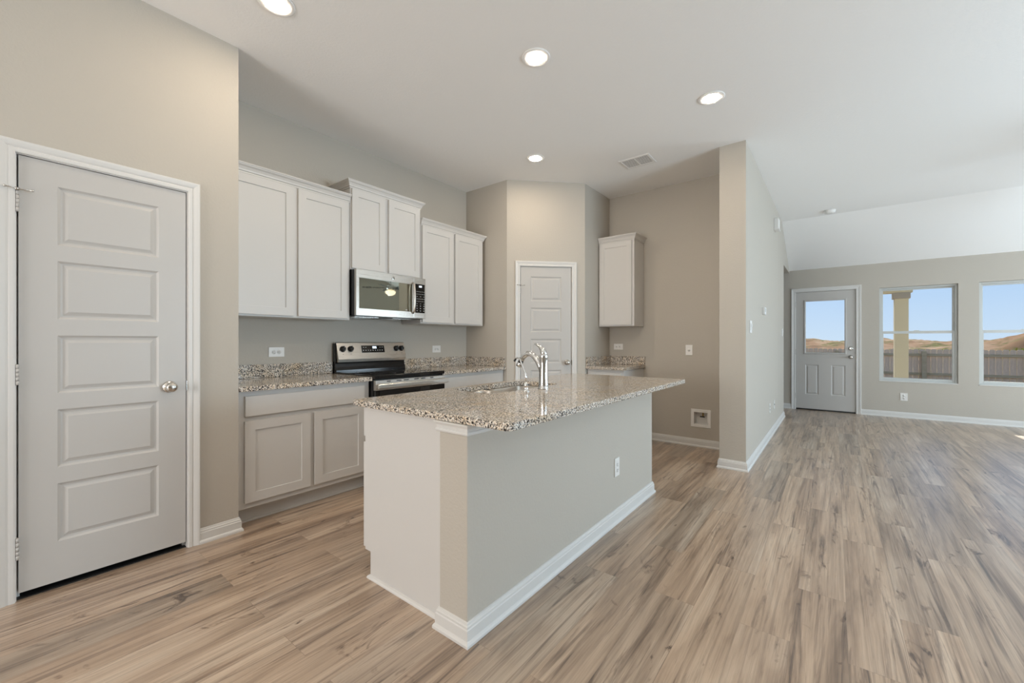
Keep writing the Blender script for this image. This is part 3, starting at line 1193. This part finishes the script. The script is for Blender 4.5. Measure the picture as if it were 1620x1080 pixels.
# faucet ------------------------------------------------------------
fx, fy = -1.439, 2.165
t = thing('faucet', 'chrome arched kitchen faucet with lever handle on the island sink', 'faucet', (fx, fy, ZI))
m = MB()
m.lathe([(0.0, 0.0), (0.036, 0.0), (0.036, 0.004), (0.032, 0.010), (0.0295, 0.03), (0.0275, 0.10), (0.0265, 0.16), (0.0275, 0.195), (0.0285, 0.205), (0.026, 0.214), (0.018, 0.222), (0.0, 0.225)], (fx, fy, ZI), (0, 0, 1), 28)
m.build('faucet_body', 'chrome', t)
dx, dy = -0.93, 0.02
m = MB()
pts = []
for s, z in ((0.010, 0.095), (0.026, 0.135), (0.045, 0.168), (0.070, 0.196), (0.100, 0.214), (0.130, 0.218), (0.158, 0.208), (0.180, 0.188), (0.190, 0.172)):
    pts.append((fx + dx * s, fy + dy * s, ZI + z))
m.tube(pts, [0.016, 0.018, 0.0185, 0.0185, 0.0185, 0.019, 0.019, 0.018, 0.017], 16)
sp = m.build('spout', 'chrome', t)
m = MB()
q = Vector((dx, dy, 0)).normalized()
p0 = Vector(pts[-1])
dn = (Vector(pts[-1]) - Vector(pts[-2])).normalized()
m.tube([p0 + dn * 0.001, p0 + dn * 0.016], 0.0175, 16)
tag(m.build('spray_collar', 'black_matte', sp), 'black rubber collar on the spout')
m = MB()
m.tube([p0 + dn * 0.0165, p0 + dn * 0.03, p0 + dn * 0.044], [0.0185, 0.021, 0.019], 16)
m.build('spray_head', 'chrome', sp)
m = MB()
pts = []
for s, z in ((-0.004, 0.205), (0.002, 0.228), (0.014, 0.248), (0.032, 0.264), (0.054, 0.275), (0.072, 0.281)):
    pts.append((fx + dx * s, fy + dy * s, ZI + z))
m.tube(pts, [0.024, 0.021, 0.016, 0.0105, 0.0075, 0.006], 14)
m.build('lever_handle', 'chrome', t)

# filtered-water tap --------------------------------------------------
wx, wy = -1.442, 1.982
t = thing('filtered_water_tap', 'slim chrome water tap with black tip beside the faucet', 'faucet', (wx, wy, ZI))
m = MB()
m.lathe([(0, 0), (0.022, 0), (0.022, 0.003), (0.013, 0.006), (0.0125, 0.028), (0.0145, 0.032), (0.0145, 0.044), (0.010, 0.048), (0.006, 0.052), (0, 0.052)], (wx, wy, ZI), (0, 0, 1), 22)
m.build('tap_base', 'chrome', t)
m = MB()
m.tube([(wx, wy, ZI + .05), (wx - .001, wy, ZI + .088), (wx - .004, wy + .001, ZI + .100), (wx - .035, wy + .004, ZI + .160), (wx - .046, wy + .005, ZI + .184),
        (wx - .058, wy + .006, ZI + .196), (wx - .072, wy + .006, ZI + .197), (wx - .084, wy + .006, ZI + .188)], 0.0050, 12)
m.build('gooseneck', 'chrome', t)
m = MB()
m.tube([(wx - .083, wy + .006, ZI + .1885), (wx - .092, wy + .006, ZI + .176)], 0.0062, 12)
tag(m.build('tap_tip', 'black_matte', t), 'black outlet tip')
m = MB()
m.tube([(wx + .010, wy - .002, ZI + .038), (wx + .030, wy - .010, ZI + .043)], [0.004, 0.003], 8)
m.build('tap_lever', 'black_matte', t)

# ------------------------------------------------------------------ range
RY0, RY1 = 1.948, 2.702
t = thing('range', 'stainless and black electric glass-top range between the counters', 'range', (XB + 0.34, 2.325, 0))
m = MB()
m.box(XB + .012, XB + .640, RY0, RY1, 0.012, 0.885, 0.003)
tag(m.build('oven_body', 'black', t), 'black enamel oven body')
for sx in (XB + .06, XB + .58):
    for sy in (RY0 + .05, RY1 - .05):
        m = MB()
        m.lathe([(0, 0), (0.018, 0), (0.014, 0.012), (0, 0.012)], (sx, sy, 0.0005), (0, 0, 1), 12)
        m.build('levelling_foot', 'black_matte', t)
m = MB()
m.box(XB + .075, XB + .668, RY0 - .001, RY1 + .001, 0.886, 0.915, 0.006, 3)
ck = tag(m.build('glass_cooktop', 'black_glass', t), 'black glass cooktop')
ct = t
for bx, by, br in ((XB + .26, 2.13, .075), (XB + .26, 2.52, .09), (XB + .50, 2.14, .105), (XB + .50, 2.53, .075)):
    m = MB()
    m.lathe([(br - .0015, 0), (br + .0015, 0), (br + .0015, 0.0003), (br - .0015, 0.0003)], (bx, by, 0.9152), (0, 0, 1), 48, caps=False)
    m.build('burner_ring', 'key', ck)
# oven door
m = MB()
m.box(XB + .641, XB + .672, RY0 + .004, RY1 - .004, 0.21, 0.790, 0.004)
od = tag(m.build('oven_door', 'black_glass', t), 'black glass oven door')
m = MB()
m.box(XB + .641, XB + .674, RY0 + .002, RY1 - .002, 0.792, 0.872, 0.004)
tr = tag(m.build('door_top_band', 'steel', t), 'stainless vented band above the oven door')
for k, (y0, w) in enumerate(((2.055, .035), (2.150, .05), (2.225, .05), (2.335, .05), (2.410, .05), (2.515, .04))):
    m = MB()
    m.box(XB + .6735, XB + .6750, y0, y0 + w, 0.857, 0.865)
    m.build('vent_slot', 'dark', tr)
m = MB()
m.box(XB + .700, XB + .722, RY0 - .006, RY1 + .006, 0.806, 0.846, 0.008, 3)
hd = tag(m.build('oven_handle', 'steel', t), 'wide stainless oven handle')
for y0 in (RY0 + .004, RY1 - .034):
    m = MB()
    m.box(XB + .6745, XB + .702, y0, y0 + .03, 0.812, 0.842, 0.004)
    m.build('handle_bracket', 'steel', hd)
m = MB()
m.box(XB + .641, XB + .670, RY0 + .004, RY1 - .004, 0.06, 0.205, 0.004)
tag(m.build('storage_drawer', 'steel', t), 'stainless storage drawer')
# backguard
m = MB()
m.prism([(XB + .012, 0.886), (XB + .012, 1.172), (XB + .040, 1.172), (XB + .060, 1.02), (XB + .060, 1.005), (XB + .052, 0.995), (XB + .060, 0.96), (XB + .074, 0.93), (XB + .0742, 0.886)], 1, RY0 + .001, RY1 - .001)
tag(m.build('backguard', 'black', t), 'black gloss backguard')
m = MB()
m.prism([(XB + .018, 1.182), (XB + .046, 1.182), (XB + .054, 1.176), (XB + .095, 1.028), (XB + .090, 1.002), (XB + .064, 1.002), (XB + .0605, 1.03), (XB + .0405, 1.1735), (XB + .018, 1.1735)], 1, RY0 + .010, RY1 - .006)
cp = tag(m.build('control_panel', 'steel', t), 'sloping stainless control panel')
pn = Vector((1.176 - 1.028, 0, 0.041)).normalized()     # outward normal of the sloping face
pu = Vector((-0.041, 0, 0.148)).normalized()


def on_panel(y, z, off=0.0):
    s = (z - 1.028) / (1.176 - 1.028)
    return Vector((XB + .095 - 0.041 * s, y, z)) + pn * off


for y in (2.010, 2.088, 2.588, 2.650):
    m = MB()
    o = on_panel(y, 1.120, 0.0008)
    m.lathe([(0, 0), (0.027, 0), (0.028, 0.004), (0.0215, 0.009), (0.0195, 0.026), (0.017, 0.030), (0, 0.031)], o, pn, 24)
    m.T = Matrix(((pn.x, 0, pu.x, o.x), (0, 1, 0, o.y), (pn.z, 0, pu.z, o.z), (0, 0, 0, 1)))
    m.box(0.010, 0.038, -0.0055, 0.0055, -0.021, 0.021, 0.002)
    k = tag(m.build('control_knob', 'black_matte', t), 'black control knob')
    m = MB(Matrix(((pn.x, 0, pu.x, o.x), (0, 1, 0, o.y), (pn.z, 0, pu.z, o.z), (0, 0, 0, 1))))
    m.box(0.0382, 0.0388, -0.001, 0.001, 0.006, 0.019)
    m.build('pointer', 'mark', k)
PT = Matrix(((0, pu.x, pn.x, on_panel(0, 1.028).x), (1, 0, 0, 0), (0, pu.z, pn.z, 1.028), (0, 0, 0, 1)))   # (y, up, out)
m = MB(PT)
m.box(2.200, 2.450, 0.058, 0.128, 0.0003, 0.0016)
dp = tag(m.build('display_panel', 'black_glass', t), 'black touch display panel')
m = MB(PT)
m.box(2.318, 2.362, 0.098, 0.120, 0.0018, 0.0022)
m.build('clock_digits', 'lcd', dp)
for y0 in (2.215, 2.240, 2.395, 2.420):
    m = MB(PT)
    m.box(y0, y0 + .014, 0.108, 0.113, 0.0018, 0.0022)
    m.build('touch_key', 'mark', dp)
for i in range(9):
    y0 = 2.214 + i * 0.0255
    m = MB(PT)
    m.box(y0, y0 + .008, 0.076, 0.085, 0.0018, 0.0022)
    m.build('touch_key', 'mark', dp)
for y0 in (2.010, 2.088, 2.588, 2.650):
    m = MB(PT)
    m.box(y0 - .006, y0 + .006, 0.046, 0.049, 0.0003, 0.0008)
    m.build('burner_mark', 'dark', cp)

# ------------------------------------------------------------------ microwave
MY0, MY1, MZ0, MZ1 = 1.947, 2.700, 1.414, 1.8085
MX = XB + 0.395
t = thing('microwave', 'stainless over-the-range microwave under the short upper cabinet', 'microwave', (XB + .2, 2.325, MZ0))
m = MB()
m.box(XB + .003, MX - .032, MY0, MY1, MZ0 + .004, MZ1, 0.003)
tag(m.build('housing', 'black', t), 'black microwave housing')
DY1 = 2.553
TM = frame((MX, 0, 0), PY)
m = MB(TM)
# stainless door frame with a window opening
gy0, gy1, gz0, gz1 = 1.974, 2.536, 1.474, 1.738
m.T = TM @ Matrix.Translation((MY0, MZ0, 0))
m.slab(DY1 - MY0, MZ1 - MZ0, 0.030, [(gy0 - MY0, gy1 - MY0, gz0 - MZ0, gz1 - MZ0)])
md = tag(m.build('microwave_door', 'steel', t), 'stainless microwave door frame')
m = MB(TM)
m.box(gy0 + .0005, gy1 - .0005, gz0 + .0005, gz1 - .0005, -0.012, -0.004)
gl = tag(m.build('door_window', 'mw_glass', md), 'dark reflective glass window')
m = MB(TM)
m.box(gy1 - .075, gy1 - .055, gz0 + .012, gz0 + .018, -0.0038, -0.0034)
m.build('printed_mark', 'mark', md)
m = MB(TM)
m.box(DY1 + .002, MY1, MZ0, MZ1, -0.030, 0.0, 0.003)
tag(m.build('side_fascia', 'steel', t), 'stainless fascia beside the door')
m = MB(TM)
m.box(DY1 + .020, MY1 - .014, gz0 - .006, gz1 + .010, 0.0005, 0.002)
kp = tag(m.build('control_panel', 'black_glass', t), 'black microwave key panel')
m = MB(TM)
m.box(DY1 + .062, DY1 + .098, gz1 - .022, gz1 - .004, 0.0022, 0.0026)
m.build('clock_digits', 'lcd', kp)
c0 = DY1 + .034
for i in range(5):
    for j in range(9):
        if (j in (2, 5) and i % 2) or (j > 5 and i in (1, 3)):
            continue
        y0 = c0 + i * 0.021
        z0 = gz0 + .010 + (8 - j) * 0.0235
        w = 0.009 if j > 5 else 0.011
        m = MB(TM)
        m.box(y0, y0 + w, z0, z0 + (0.008 if j > 5 else 0.004), 0.0022, 0.0026)
        m.build('touch_key', 'mark', kp)
m = MB(TM)
hy = DY1 - .012
m.tube([(hy, gz0 - .012, 0.006), (hy, gz0 + .004, 0.022), (hy, gz0 + .06, 0.031), (hy, (gz0 + gz1) / 2, 0.034), (hy, gz1 - .06, 0.031), (hy, gz1 - .004, 0.022), (hy, gz1 + .012, 0.006)], 0.0095, 14)
tag(m.build('door_handle', 'steel', md), 'vertical curved stainless handle')
m = MB(TM)
m.lathe([(0, 0), (0.0165, 0), (0.0165, 0.0012), (0.0150, 0.0018), (0, 0.0018)], TM.inverted() @ Vector((MX + .0003, 2.318, 1.771)), (0, 0, 1), 28)
em = tag(m.build('emblem', 'nickel', md), 'round dark emblem disc')
m = MB(TM)
c = TM.inverted() @ Vector((MX + .0022, 2.318, 1.771))
for k in range(4):
    a = k * PI / 2
    pts = [(c.x + .013 * math.cos(a + s * 1.1) * (1 - 0.6 * s), c.y + .013 * math.sin(a + s * 1.1) * (1 - 0.6 * s), c.z) for s in (0, .25, .5, .75, 1)]
    m.tube(pts, 0.0010, 6)
m.build('emblem_scrolls', 'dark', em)
m = MB()
m.box(XB + .02, MX - .034, MY0 + .01, MY1 - .01, MZ0 - .004, MZ0 + .0035)
m.build('underside_panel', 'black_matte', t)
for y0 in (MY0 + .06, 2.40):
    m = MB()
    m.box(XB + .055, XB + .28, y0 - .005, y0 - .0005, MZ0 - .008, MZ0 - .0042)
    m.box(XB + .055, XB + .28, y0 + .2305, y0 + .235, MZ0 - .008, MZ0 - .0042)
    for k in range(9):
        m.box(XB + .06 + k * .026, XB + .072 + k * .026, y0 - .001, y0 + .231, MZ0 - .0075, MZ0 - .0045)
    m.build('vent_grille', 'nickel', t)


# ------------------------------------------------------------------ wall plates
def plate(name, label, cat, T, ca, cb, w, h, group, kind_, horizontal=False, thick=0.006):
    base = T @ Vector((ca, cb, 0))
    t = thing(name, label, cat, base, group)
    m = MB(T)
    m.box(ca - w / 2, ca + w / 2, cb - h / 2, cb + h / 2, 0.0006, thick, 0.002)
    m.build('cover_plate', 'plastic', t)
    if kind_ == 'duplex' or kind_ == 'single':
        for s in ((-1, 1) if kind_ == 'duplex' else (0,)):
            oa, ob = (s * 0.0195, 0) if horizontal else (0, s * 0.0195)
            m = MB(T)
            m.lathe([(0, 0), (0.0165, 0), (0.0160, 0.0018), (0, 0.0018)], (ca + oa, cb + ob, thick + .0002), (0, 0, 1), 20)
            r = m.build('receptacle', 'plastic', t)
            m = MB(T)
            for da, db, sa, sb in ((-0.006, 0.003, 0.0013, 0.0042), (0.006, 0.003, 0.0013, 0.0036), (0, -0.008, 0.0022, 0.0022)):
                if horizontal:
                    da, db, sa, sb = db, da, sb, sa
                m.box(ca + oa + da - sa, ca + oa + da + sa, cb + ob + db - sb, cb + ob + db + sb, thick + .0021, thick + .0027)
            m.build('slots', 'dark', r)
    elif kind_ == 'jack':
        m = MB(T)
        m.box(ca - .008, ca + .008, cb - .008, cb + .008, thick + .0002, thick + .004, 0.001)
        m.build('jack', 'dark', t)
    else:
        n = kind_
        for k in range(n):
            oa = (k - (n - 1) / 2) * 0.046
            m = MB(T)
            m.box(ca + oa - .0165, ca + oa + .0165, cb - .033, cb + .033, thick + .0002, thick + .004, 0.001)
            r = m.build('rocker', 'plastic', t)
            m = MB(T)
            m.box(ca + oa - .013, ca + oa + .013, cb - .001, cb + .026, thick + .0042, thick + .007, 0.001)
            m.build('paddle', 'plastic', r)
    return t


G = 'white electrical outlets'
plate('wall_outlet', 'white horizontal outlet above the left counter beside the range', 'outlet', TK, 1.474, 1.104, 0.120, 0.078, G, 'duplex', True)
plate('wall_outlet', 'white horizontal outlet above the right counter under the upper cabinet', 'outlet', TK, 3.190, 1.104, 0.120, 0.078, G, 'duplex', True)
plate('wall_outlet', 'white horizontal outlet under the single alcove cabinet', 'outlet', TA, -2.174, 1.124, 0.120, 0.074, G, 'duplex', True)
plate('wall_outlet', 'white upright outlet in the refrigerator alcove above the water box', 'outlet', TA, -1.318, 1.092, 0.074, 0.118, G, 'single')
TIW = frame((IXP1, 0, 0), PY)
plate('wall_outlet', 'white upright outlet on the island half wall', 'outlet', TIW, 2.580, 0.362, 0.072, 0.120, G, 'duplex')
plate('wall_outlet', 'white outlet on the rear wall under the first window', 'outlet', T3, 0.850, 0.326, 0.084, 0.120, G, 'duplex')
TP = frame((X2, 0, 0), PY)
plate('wall_outlet', 'white outlet low on the partition wall, nearer the kitchen', 'outlet', TP, 6.02, 0.362, 0.072, 0.118, G, 'duplex')
plate('wall_jack', 'white cable jack plate low on the partition wall, nearer the rear door', 'wall plate', TP, 6.50, 0.352, 0.072, 0.118, None, 'jack')
plate('light_switch', 'white double switch near the front end of the partition', 'switch', TP, 4.545, 1.332, 0.118, 0.118, 'white wall switches', 2)
plate('light_switch', 'white switch at the far end of the partition by the rear door', 'switch', TP, 7.56, 1.330, 0.118, 0.118, 'white wall switches', 2)

t = thing('thermostat', 'white thermostat on the partition wall above the double switch', 'thermostat', (X2, 5.43, 1.49))
m = MB(TP)
m.box(5.365, 5.495, 1.492, 1.574, 0.0006, 0.026, 0.004)
m.build('thermostat_body', 'plastic', t)
m = MB(TP)
m.box(5.385, 5.445, 1.522, 1.562, 0.0262, 0.0272)
m.build('screen', 'vinyl', t)
t = thing('door_chime', 'white door chime box high on the partition wall', 'chime', (X2, 6.58, 2.69))
m = MB(TP)
m.box(6.50, 6.66, 2.69, 2.835, 0.0006, 0.052, 0.005)
m.build('chime_cover', 'plastic', t)
m = MB(TP)
m.box(6.49, 6.67, 2.682, 2.70, 0.0006, 0.058, 0.003)
m.build('chime_lip', 'plastic', t)

# refrigerator water box
t = thing('water_supply_box', 'white recessed refrigerator water box low in the alcove', 'utility box', (-1.192, YF, 0.219))
m = MB(TA)
m.casing(-1.262, -1.122, 0.388, [(0, -0.002), (0, 0.004), (0.004, 0.007), (0.032, 0.007), (0.036, 0.004), (0.036, 0.0006)], bottom=0.256, closed=True)
m.build('face_frame', 'plastic', t)
m = MB(TA)
w_ = 0.003
m.box(-1.268, -1.116, 0.250, 0.394, -0.080, -0.077)
m.box(-1.268, -1.262, 0.250, 0.394, -0.077, 0.0)
m.box(-1.122, -1.116, 0.250, 0.394, -0.077, 0.0)
m.box(-1.262, -1.122, 0.388, 0.394, -0.077, 0.0)
m.box(-1.262, -1.122, 0.250, 0.256, -0.077, 0.0)
m.build('recessed_tub', 'plastic', t)
m = MB(TA)
m.tube([(-1.178, 0.387, -0.040), (-1.178, 0.335, -0.040)], 0.008, 12)
m.tube([(-1.178, 0.342, -0.040), (-1.178, 0.342, -0.012)], 0.006, 10)
v_ = tag(m.build('valve', 'brass', t), 'dark metal shut-off valve')
m = MB(TA)
m.box(-1.204, -1.152, 0.334, 0.348, -0.012, -0.004, 0.003)
m.build('valve_handle', 'black_matte', v_)

# ------------------------------------------------------------------ ceiling fittings
LIGHTS = [(-2.397, 0.985, 'recessed ceiling light cut by the top edge of the photo'),
          (-1.527, 2.209, 'recessed ceiling light above the middle of the island'),
          (-0.735, 3.390, 'recessed ceiling light nearest the partition wall'),
          (-2.370, 3.417, 'small-looking recessed ceiling light before the pantry corner'),
          (-0.735, 0.985, 'recessed ceiling light above the viewpoint, outside the photo')]
t = thing('recessed_light', LIGHTS[0][2], 'ceiling light', (LIGHTS[0][0], LIGHTS[0][1], H), 'round recessed ceiling lights')
m = MB()
o = (LIGHTS[0][0], LIGHTS[0][1], H - 0.0006)
m.lathe([(0.092, 0), (0.091, 0.004), (0.087, 0.0058), (0.060, 0.0042), (0.0585, 0.003), (0.0585, 0.0)], o, (0, 0, -1), 40)
m.build('trim_ring', 'lens_trim', t)
m = MB()
m.lathe([(0.058, 0.001), (0.058, 0.0040), (0.052, 0.0056), (0.030, 0.0074), (0, 0.0080)], o, (0, 0, -1), 40)
m.build('lit_lens', 'lens', t)
proto_light = t
for x, y, lab in LIGHTS[1:]:
    dup(proto_light, (x, y, H), lab)

t = thing('ceiling_vent', 'white two-bay ceiling air vent near the alcove', 'vent', (-1.590, 4.12, H))
TV = Matrix.Translation((-1.590, 4.12, H - .0006)) @ Matrix.Rotation(PI, 4, 'X')
m = MB(TV)
vw, vh, b_ = 0.156, 0.120, 0.026
m.casing(-vw + b_, vw - b_, vh - b_, [(0, 0.0), (0, 0.005), (0.004, 0.008), (0.022, 0.006), (0.026, 0.001), (0.026, 0)], bottom=-(vh - b_), closed=True)
m.box(-.005, .005, -(vh - b_), vh - b_, 0.0005, 0.007)
m.build('frame', 'plastic', t)
m = MB(TV)
m.box(-vw + b_, vw - b_, -(vh - b_), vh - b_, 0.0, 0.0008)
m.build('duct_opening', 'duct', t)
m = MB(TV)
for k in range(11):
    y0 = -(vh - b_) + 0.006 + k * 0.0168
    m.face([(-vw + b_, y0, 0.0065), (vw - b_, y0, 0.0065), (vw - b_, y0 + .006, 0.0046), (-vw + b_, y0 + .006, 0.0046)])
    m.face([(-vw + b_, y0 - .001, 0.0063), (-vw + b_, y0 + .005, 0.0044), (vw - b_, y0 + .005, 0.0044), (vw - b_, y0 - .001, 0.0063)])
m.build('louvres', 'plastic', t)

t = thing('smoke_detector', 'round white smoke detector on the ceiling before the slope', 'smoke detector', (-0.055, 7.33, H))
m = MB()
m.lathe([(0.0, 0.0), (0.068, 0.0), (0.068, 0.010), (0.064, 0.012), (0.064, 0.016), (0.060, 0.030), (0.045, 0.040), (0.0, 0.042)], (-0.055, 7.33, H - .0006), (0, 0, -1), 36)
m.build('detector_body', 'plastic', t)
m = MB()
m.lathe([(0, 0), (0.008, 0), (0.007, 0.003), (0, 0.003)], (-0.035, 7.31, H - .041), (0, 0, -1), 12)
m.build('test_button', 'vinyl', t)

# the fan that shows only as a reflection in the microwave glass
fx, fy = 2.25, 6.20
t = thing('ceiling_fan', 'dark-bladed ceiling fan with lit bowl, seen reflected in microwave glass', 'ceiling fan', (fx, fy, H))
m = MB()
m.lathe([(0, 0), (0.065, 0), (0.060, 0.035), (0.014, 0.05), (0.014, 0.46), (0.09, 0.47), (0.115, 0.50), (0.115, 0.56), (0.08, 0.59), (0, 0.59)], (fx, fy, H - .0006), (0, 0, -1), 32)
m.build('motor_housing', 'nickel', t)
m = MB()
m.lathe([(0.0, 0.0), (0.11, 0.0), (0.125, 0.02), (0.115, 0.06), (0.08, 0.095), (0.03, 0.112), (0, 0.114)], (fx, fy, H - .595), (0, 0, -1), 32)
m.build('light_bowl', 'bowl', t)
for k in range(5):
    a = 2 * PI * k / 5 + 0.35
    R = Matrix.Translation((fx, fy, H - .52)) @ Matrix.Rotation(a, 4, 'Z') @ Matrix.Rotation(0.2, 4, 'X')
    m = MB(R)
    m.prism([(0.16, -0.045), (0.60, -0.065), (0.645, -0.045), (0.655, 0.0), (0.645, 0.045), (0.60, 0.065), (0.16, 0.045)], 2, -0.004, 0.004)
    m.box(0.112, 0.20, -0.02, 0.02, -0.009, -0.0042)
    m.build('blade', 'fan_dark', t)

# ------------------------------------------------------------------ outside
m = MB()
m.box(-5.0, 2.0, YW + .155, 12.95, -0.25, -0.05)
tag(m.build('porch_slab', 'concrete'), 'concrete porch slab behind the rear door', 'porch', kind='structure')
m = MB()
m.box(-5.0, 1.40, YW + .16, 12.95, 2.66, 2.86)
tag(m.build('porch_roof', 'roof'), 'porch roof above the rear door', 'roof', kind='structure')
m = MB()
m.box(-5.0, 1.33, 12.37, 12.62, 2.262, 2.659)
tag(m.build('porch_beam', 'cream'), 'cream porch beam resting on the column', 'beam', kind='structure')
t = thing('porch_column', 'cream square porch column seen through the first window', 'column', (1.153, 12.5, -0.05))
m = MB()
m.box(1.153 - .113, 1.153 + .113, 12.387, 12.613, -0.049, 2.13, 0.004)
m.build('shaft', 'cream', t)
m = MB()
m.box(1.153 - .142, 1.153 + .142, 12.358, 12.642, 2.131, 2.261, 0.006)
tag(m.build('capital', 'tan', t), 'tan box capital')

# yard and hillside as one terrain
random.seed(11)
bm_ = MB()
nx, ny = 150, 110


def smooth(a, b, x):
    q = min(max((x - a) / (b - a), 0), 1)
    return q * q * (3 - 2 * q)


from mathutils import noise as mnoise


def ground(x, y):
    z = -0.26 - 0.66 * smooth(9.5, 19.0, y)
    z += 1.55 * smooth(22.0, 34.0, y)
    z += 0.55 * smooth(34.0, 70.0, y)
    if y > 21:
        k = smooth(21, 30, y)
        z += k * 0.55 * mnoise.noise((x * 0.11, y * 0.16, 3.1))
        z += k * 0.22 * mnoise.noise((x * 0.5, y * 0.6, 8.4))
        z += k * 1.25 * math.exp(-((x - 8.6) / 3.2) ** 2 - ((y - 33) / 6.0) ** 2)
        z += smooth(45, 70, y) * 0.9 * mnoise.noise((x * 0.09, y * 0.05, 5.7))
        z += k * 0.20 * mnoise.noise((x * 1.4, y * 1.1, 1.4))
    return z


grid = []
for j in range(ny + 1):
    fy_ = j / ny
    y = 9.0 + 111 * fy_ ** 1.9
    row = []
    for i in range(nx + 1):
        x = -14 + 64 * i / nx * (0.45 + 0.55 * fy_) + 6 * (1 - fy_) * 0
        row.append(bm_.v((x, y, ground(x, y))))
    grid.append(row)
for j in range(ny):
    for i in range(nx):
        f = bm_.bm.faces.new([grid[j][i], grid[j][i + 1], grid[j + 1][i + 1], grid[j + 1][i]])
        f.smooth = True
tag(bm_.build('hillside', 'hill'), 'bare brown earth hillside rising beyond the back fence', 'hillside', kind='structure')

# fence: dog-eared pickets seen from the rail side
FYY, FTOP, FBOT = 20.0, 0.92, -0.90
t = thing('back_fence', 'weathered brown picket fence beyond the rear windows', 'fence', (3.5, FYY, FBOT))
random.seed(5)
pk = None
x = -3.6
n_p = 0
step = 0.1475
while n_p < 98:
    dz = random.uniform(-0.012, 0.012)
    if pk is None:
        m = MB()
        w = 0.139
        m.prism([(x, FBOT), (x + w, FBOT), (x + w, FTOP - .03), (x + w - .03, FTOP), (x + .03, FTOP), (x, FTOP - .03)], 1, FYY, FYY + .016)
        pk = m.build('picket', 'fence', t)
        first = Vector(pk.location)
    else:
        c = pk.copy()
        c.parent = t
        c.location = first + Vector((n_p * step, random.uniform(-.004, .004), dz))
        COL.objects.link(c)
    n_p += 1
x1f = x + step * n_p
for z in (0.73, 0.075, -0.58):
    m = MB()
    m.box(x, x1f, FYY - .042, FYY - .005, z - .044, z + .044, 0.003)
    m.build('rail', 'fence_rail', t)
px_ = 2.42 - 2.36 * 3
while px_ < x1f:
    m = MB()
    m.box(px_ - .06, px_ + .06, FYY - .135, FYY - .045, FBOT - .1, FTOP - .06, 0.004)
    m.build('post', 'fence_rail', t)
    px_ += 2.36


# shrubs
def shrub(loc, r, h, n, label):
    t = thing('shrub', label, 'shrub', loc, 'shrubs on the hillside')
    m = MB()
    for k in range(5):
        a = k * 1.3
        m.tube([loc, (loc[0] + .25 * r * math.cos(a), loc[1] + .25 * r * math.sin(a), loc[2] + h * .5), (loc[0] + .6 * r * math.cos(a), loc[1] + .6 * r * math.sin(a), loc[2] + h * .85)], [0.03, 0.02, 0.008], 6)
    m.build('stems', 'fence_rail', t)
    m = MB()
    for k in range(n):
        while True:
            p = Vector((random.uniform(-1, 1), random.uniform(-1, 1), random.uniform(-1, 1)))
            if p.length < 1:
                break
        c = Vector(loc) + Vector((p.x * r, p.y * r, h * .55 + p.z * h * .5))
        s = random.uniform(.05, .10)
        u = Vector((random.gauss(0, 1), random.gauss(0, 1), random.gauss(0, 1))).normalized()
        w = u.orthogonal().normalized()
        m.face([c - u * s, c + w * s * .5, c + u * s, c - w * s * .5])
    tag(m.build('foliage', 'leaf', t), None, None, None, None)
    return t


shrub((5.45, 24.0, ground(5.45, 24.0) - .03), 0.55, 1.75, 420, 'yellow-green shrub behind the fence in the right window')
shrub((3.05, 30.0, ground(3.05, 30.0) - .03), 0.8, 0.55, 200, 'low green shrub on the slope in the first window')
shrub((-0.9, 28.0, ground(-0.9, 28.0) - .03), 0.7, 0.75, 220, 'olive shrub on the slope seen through the rear door glass')
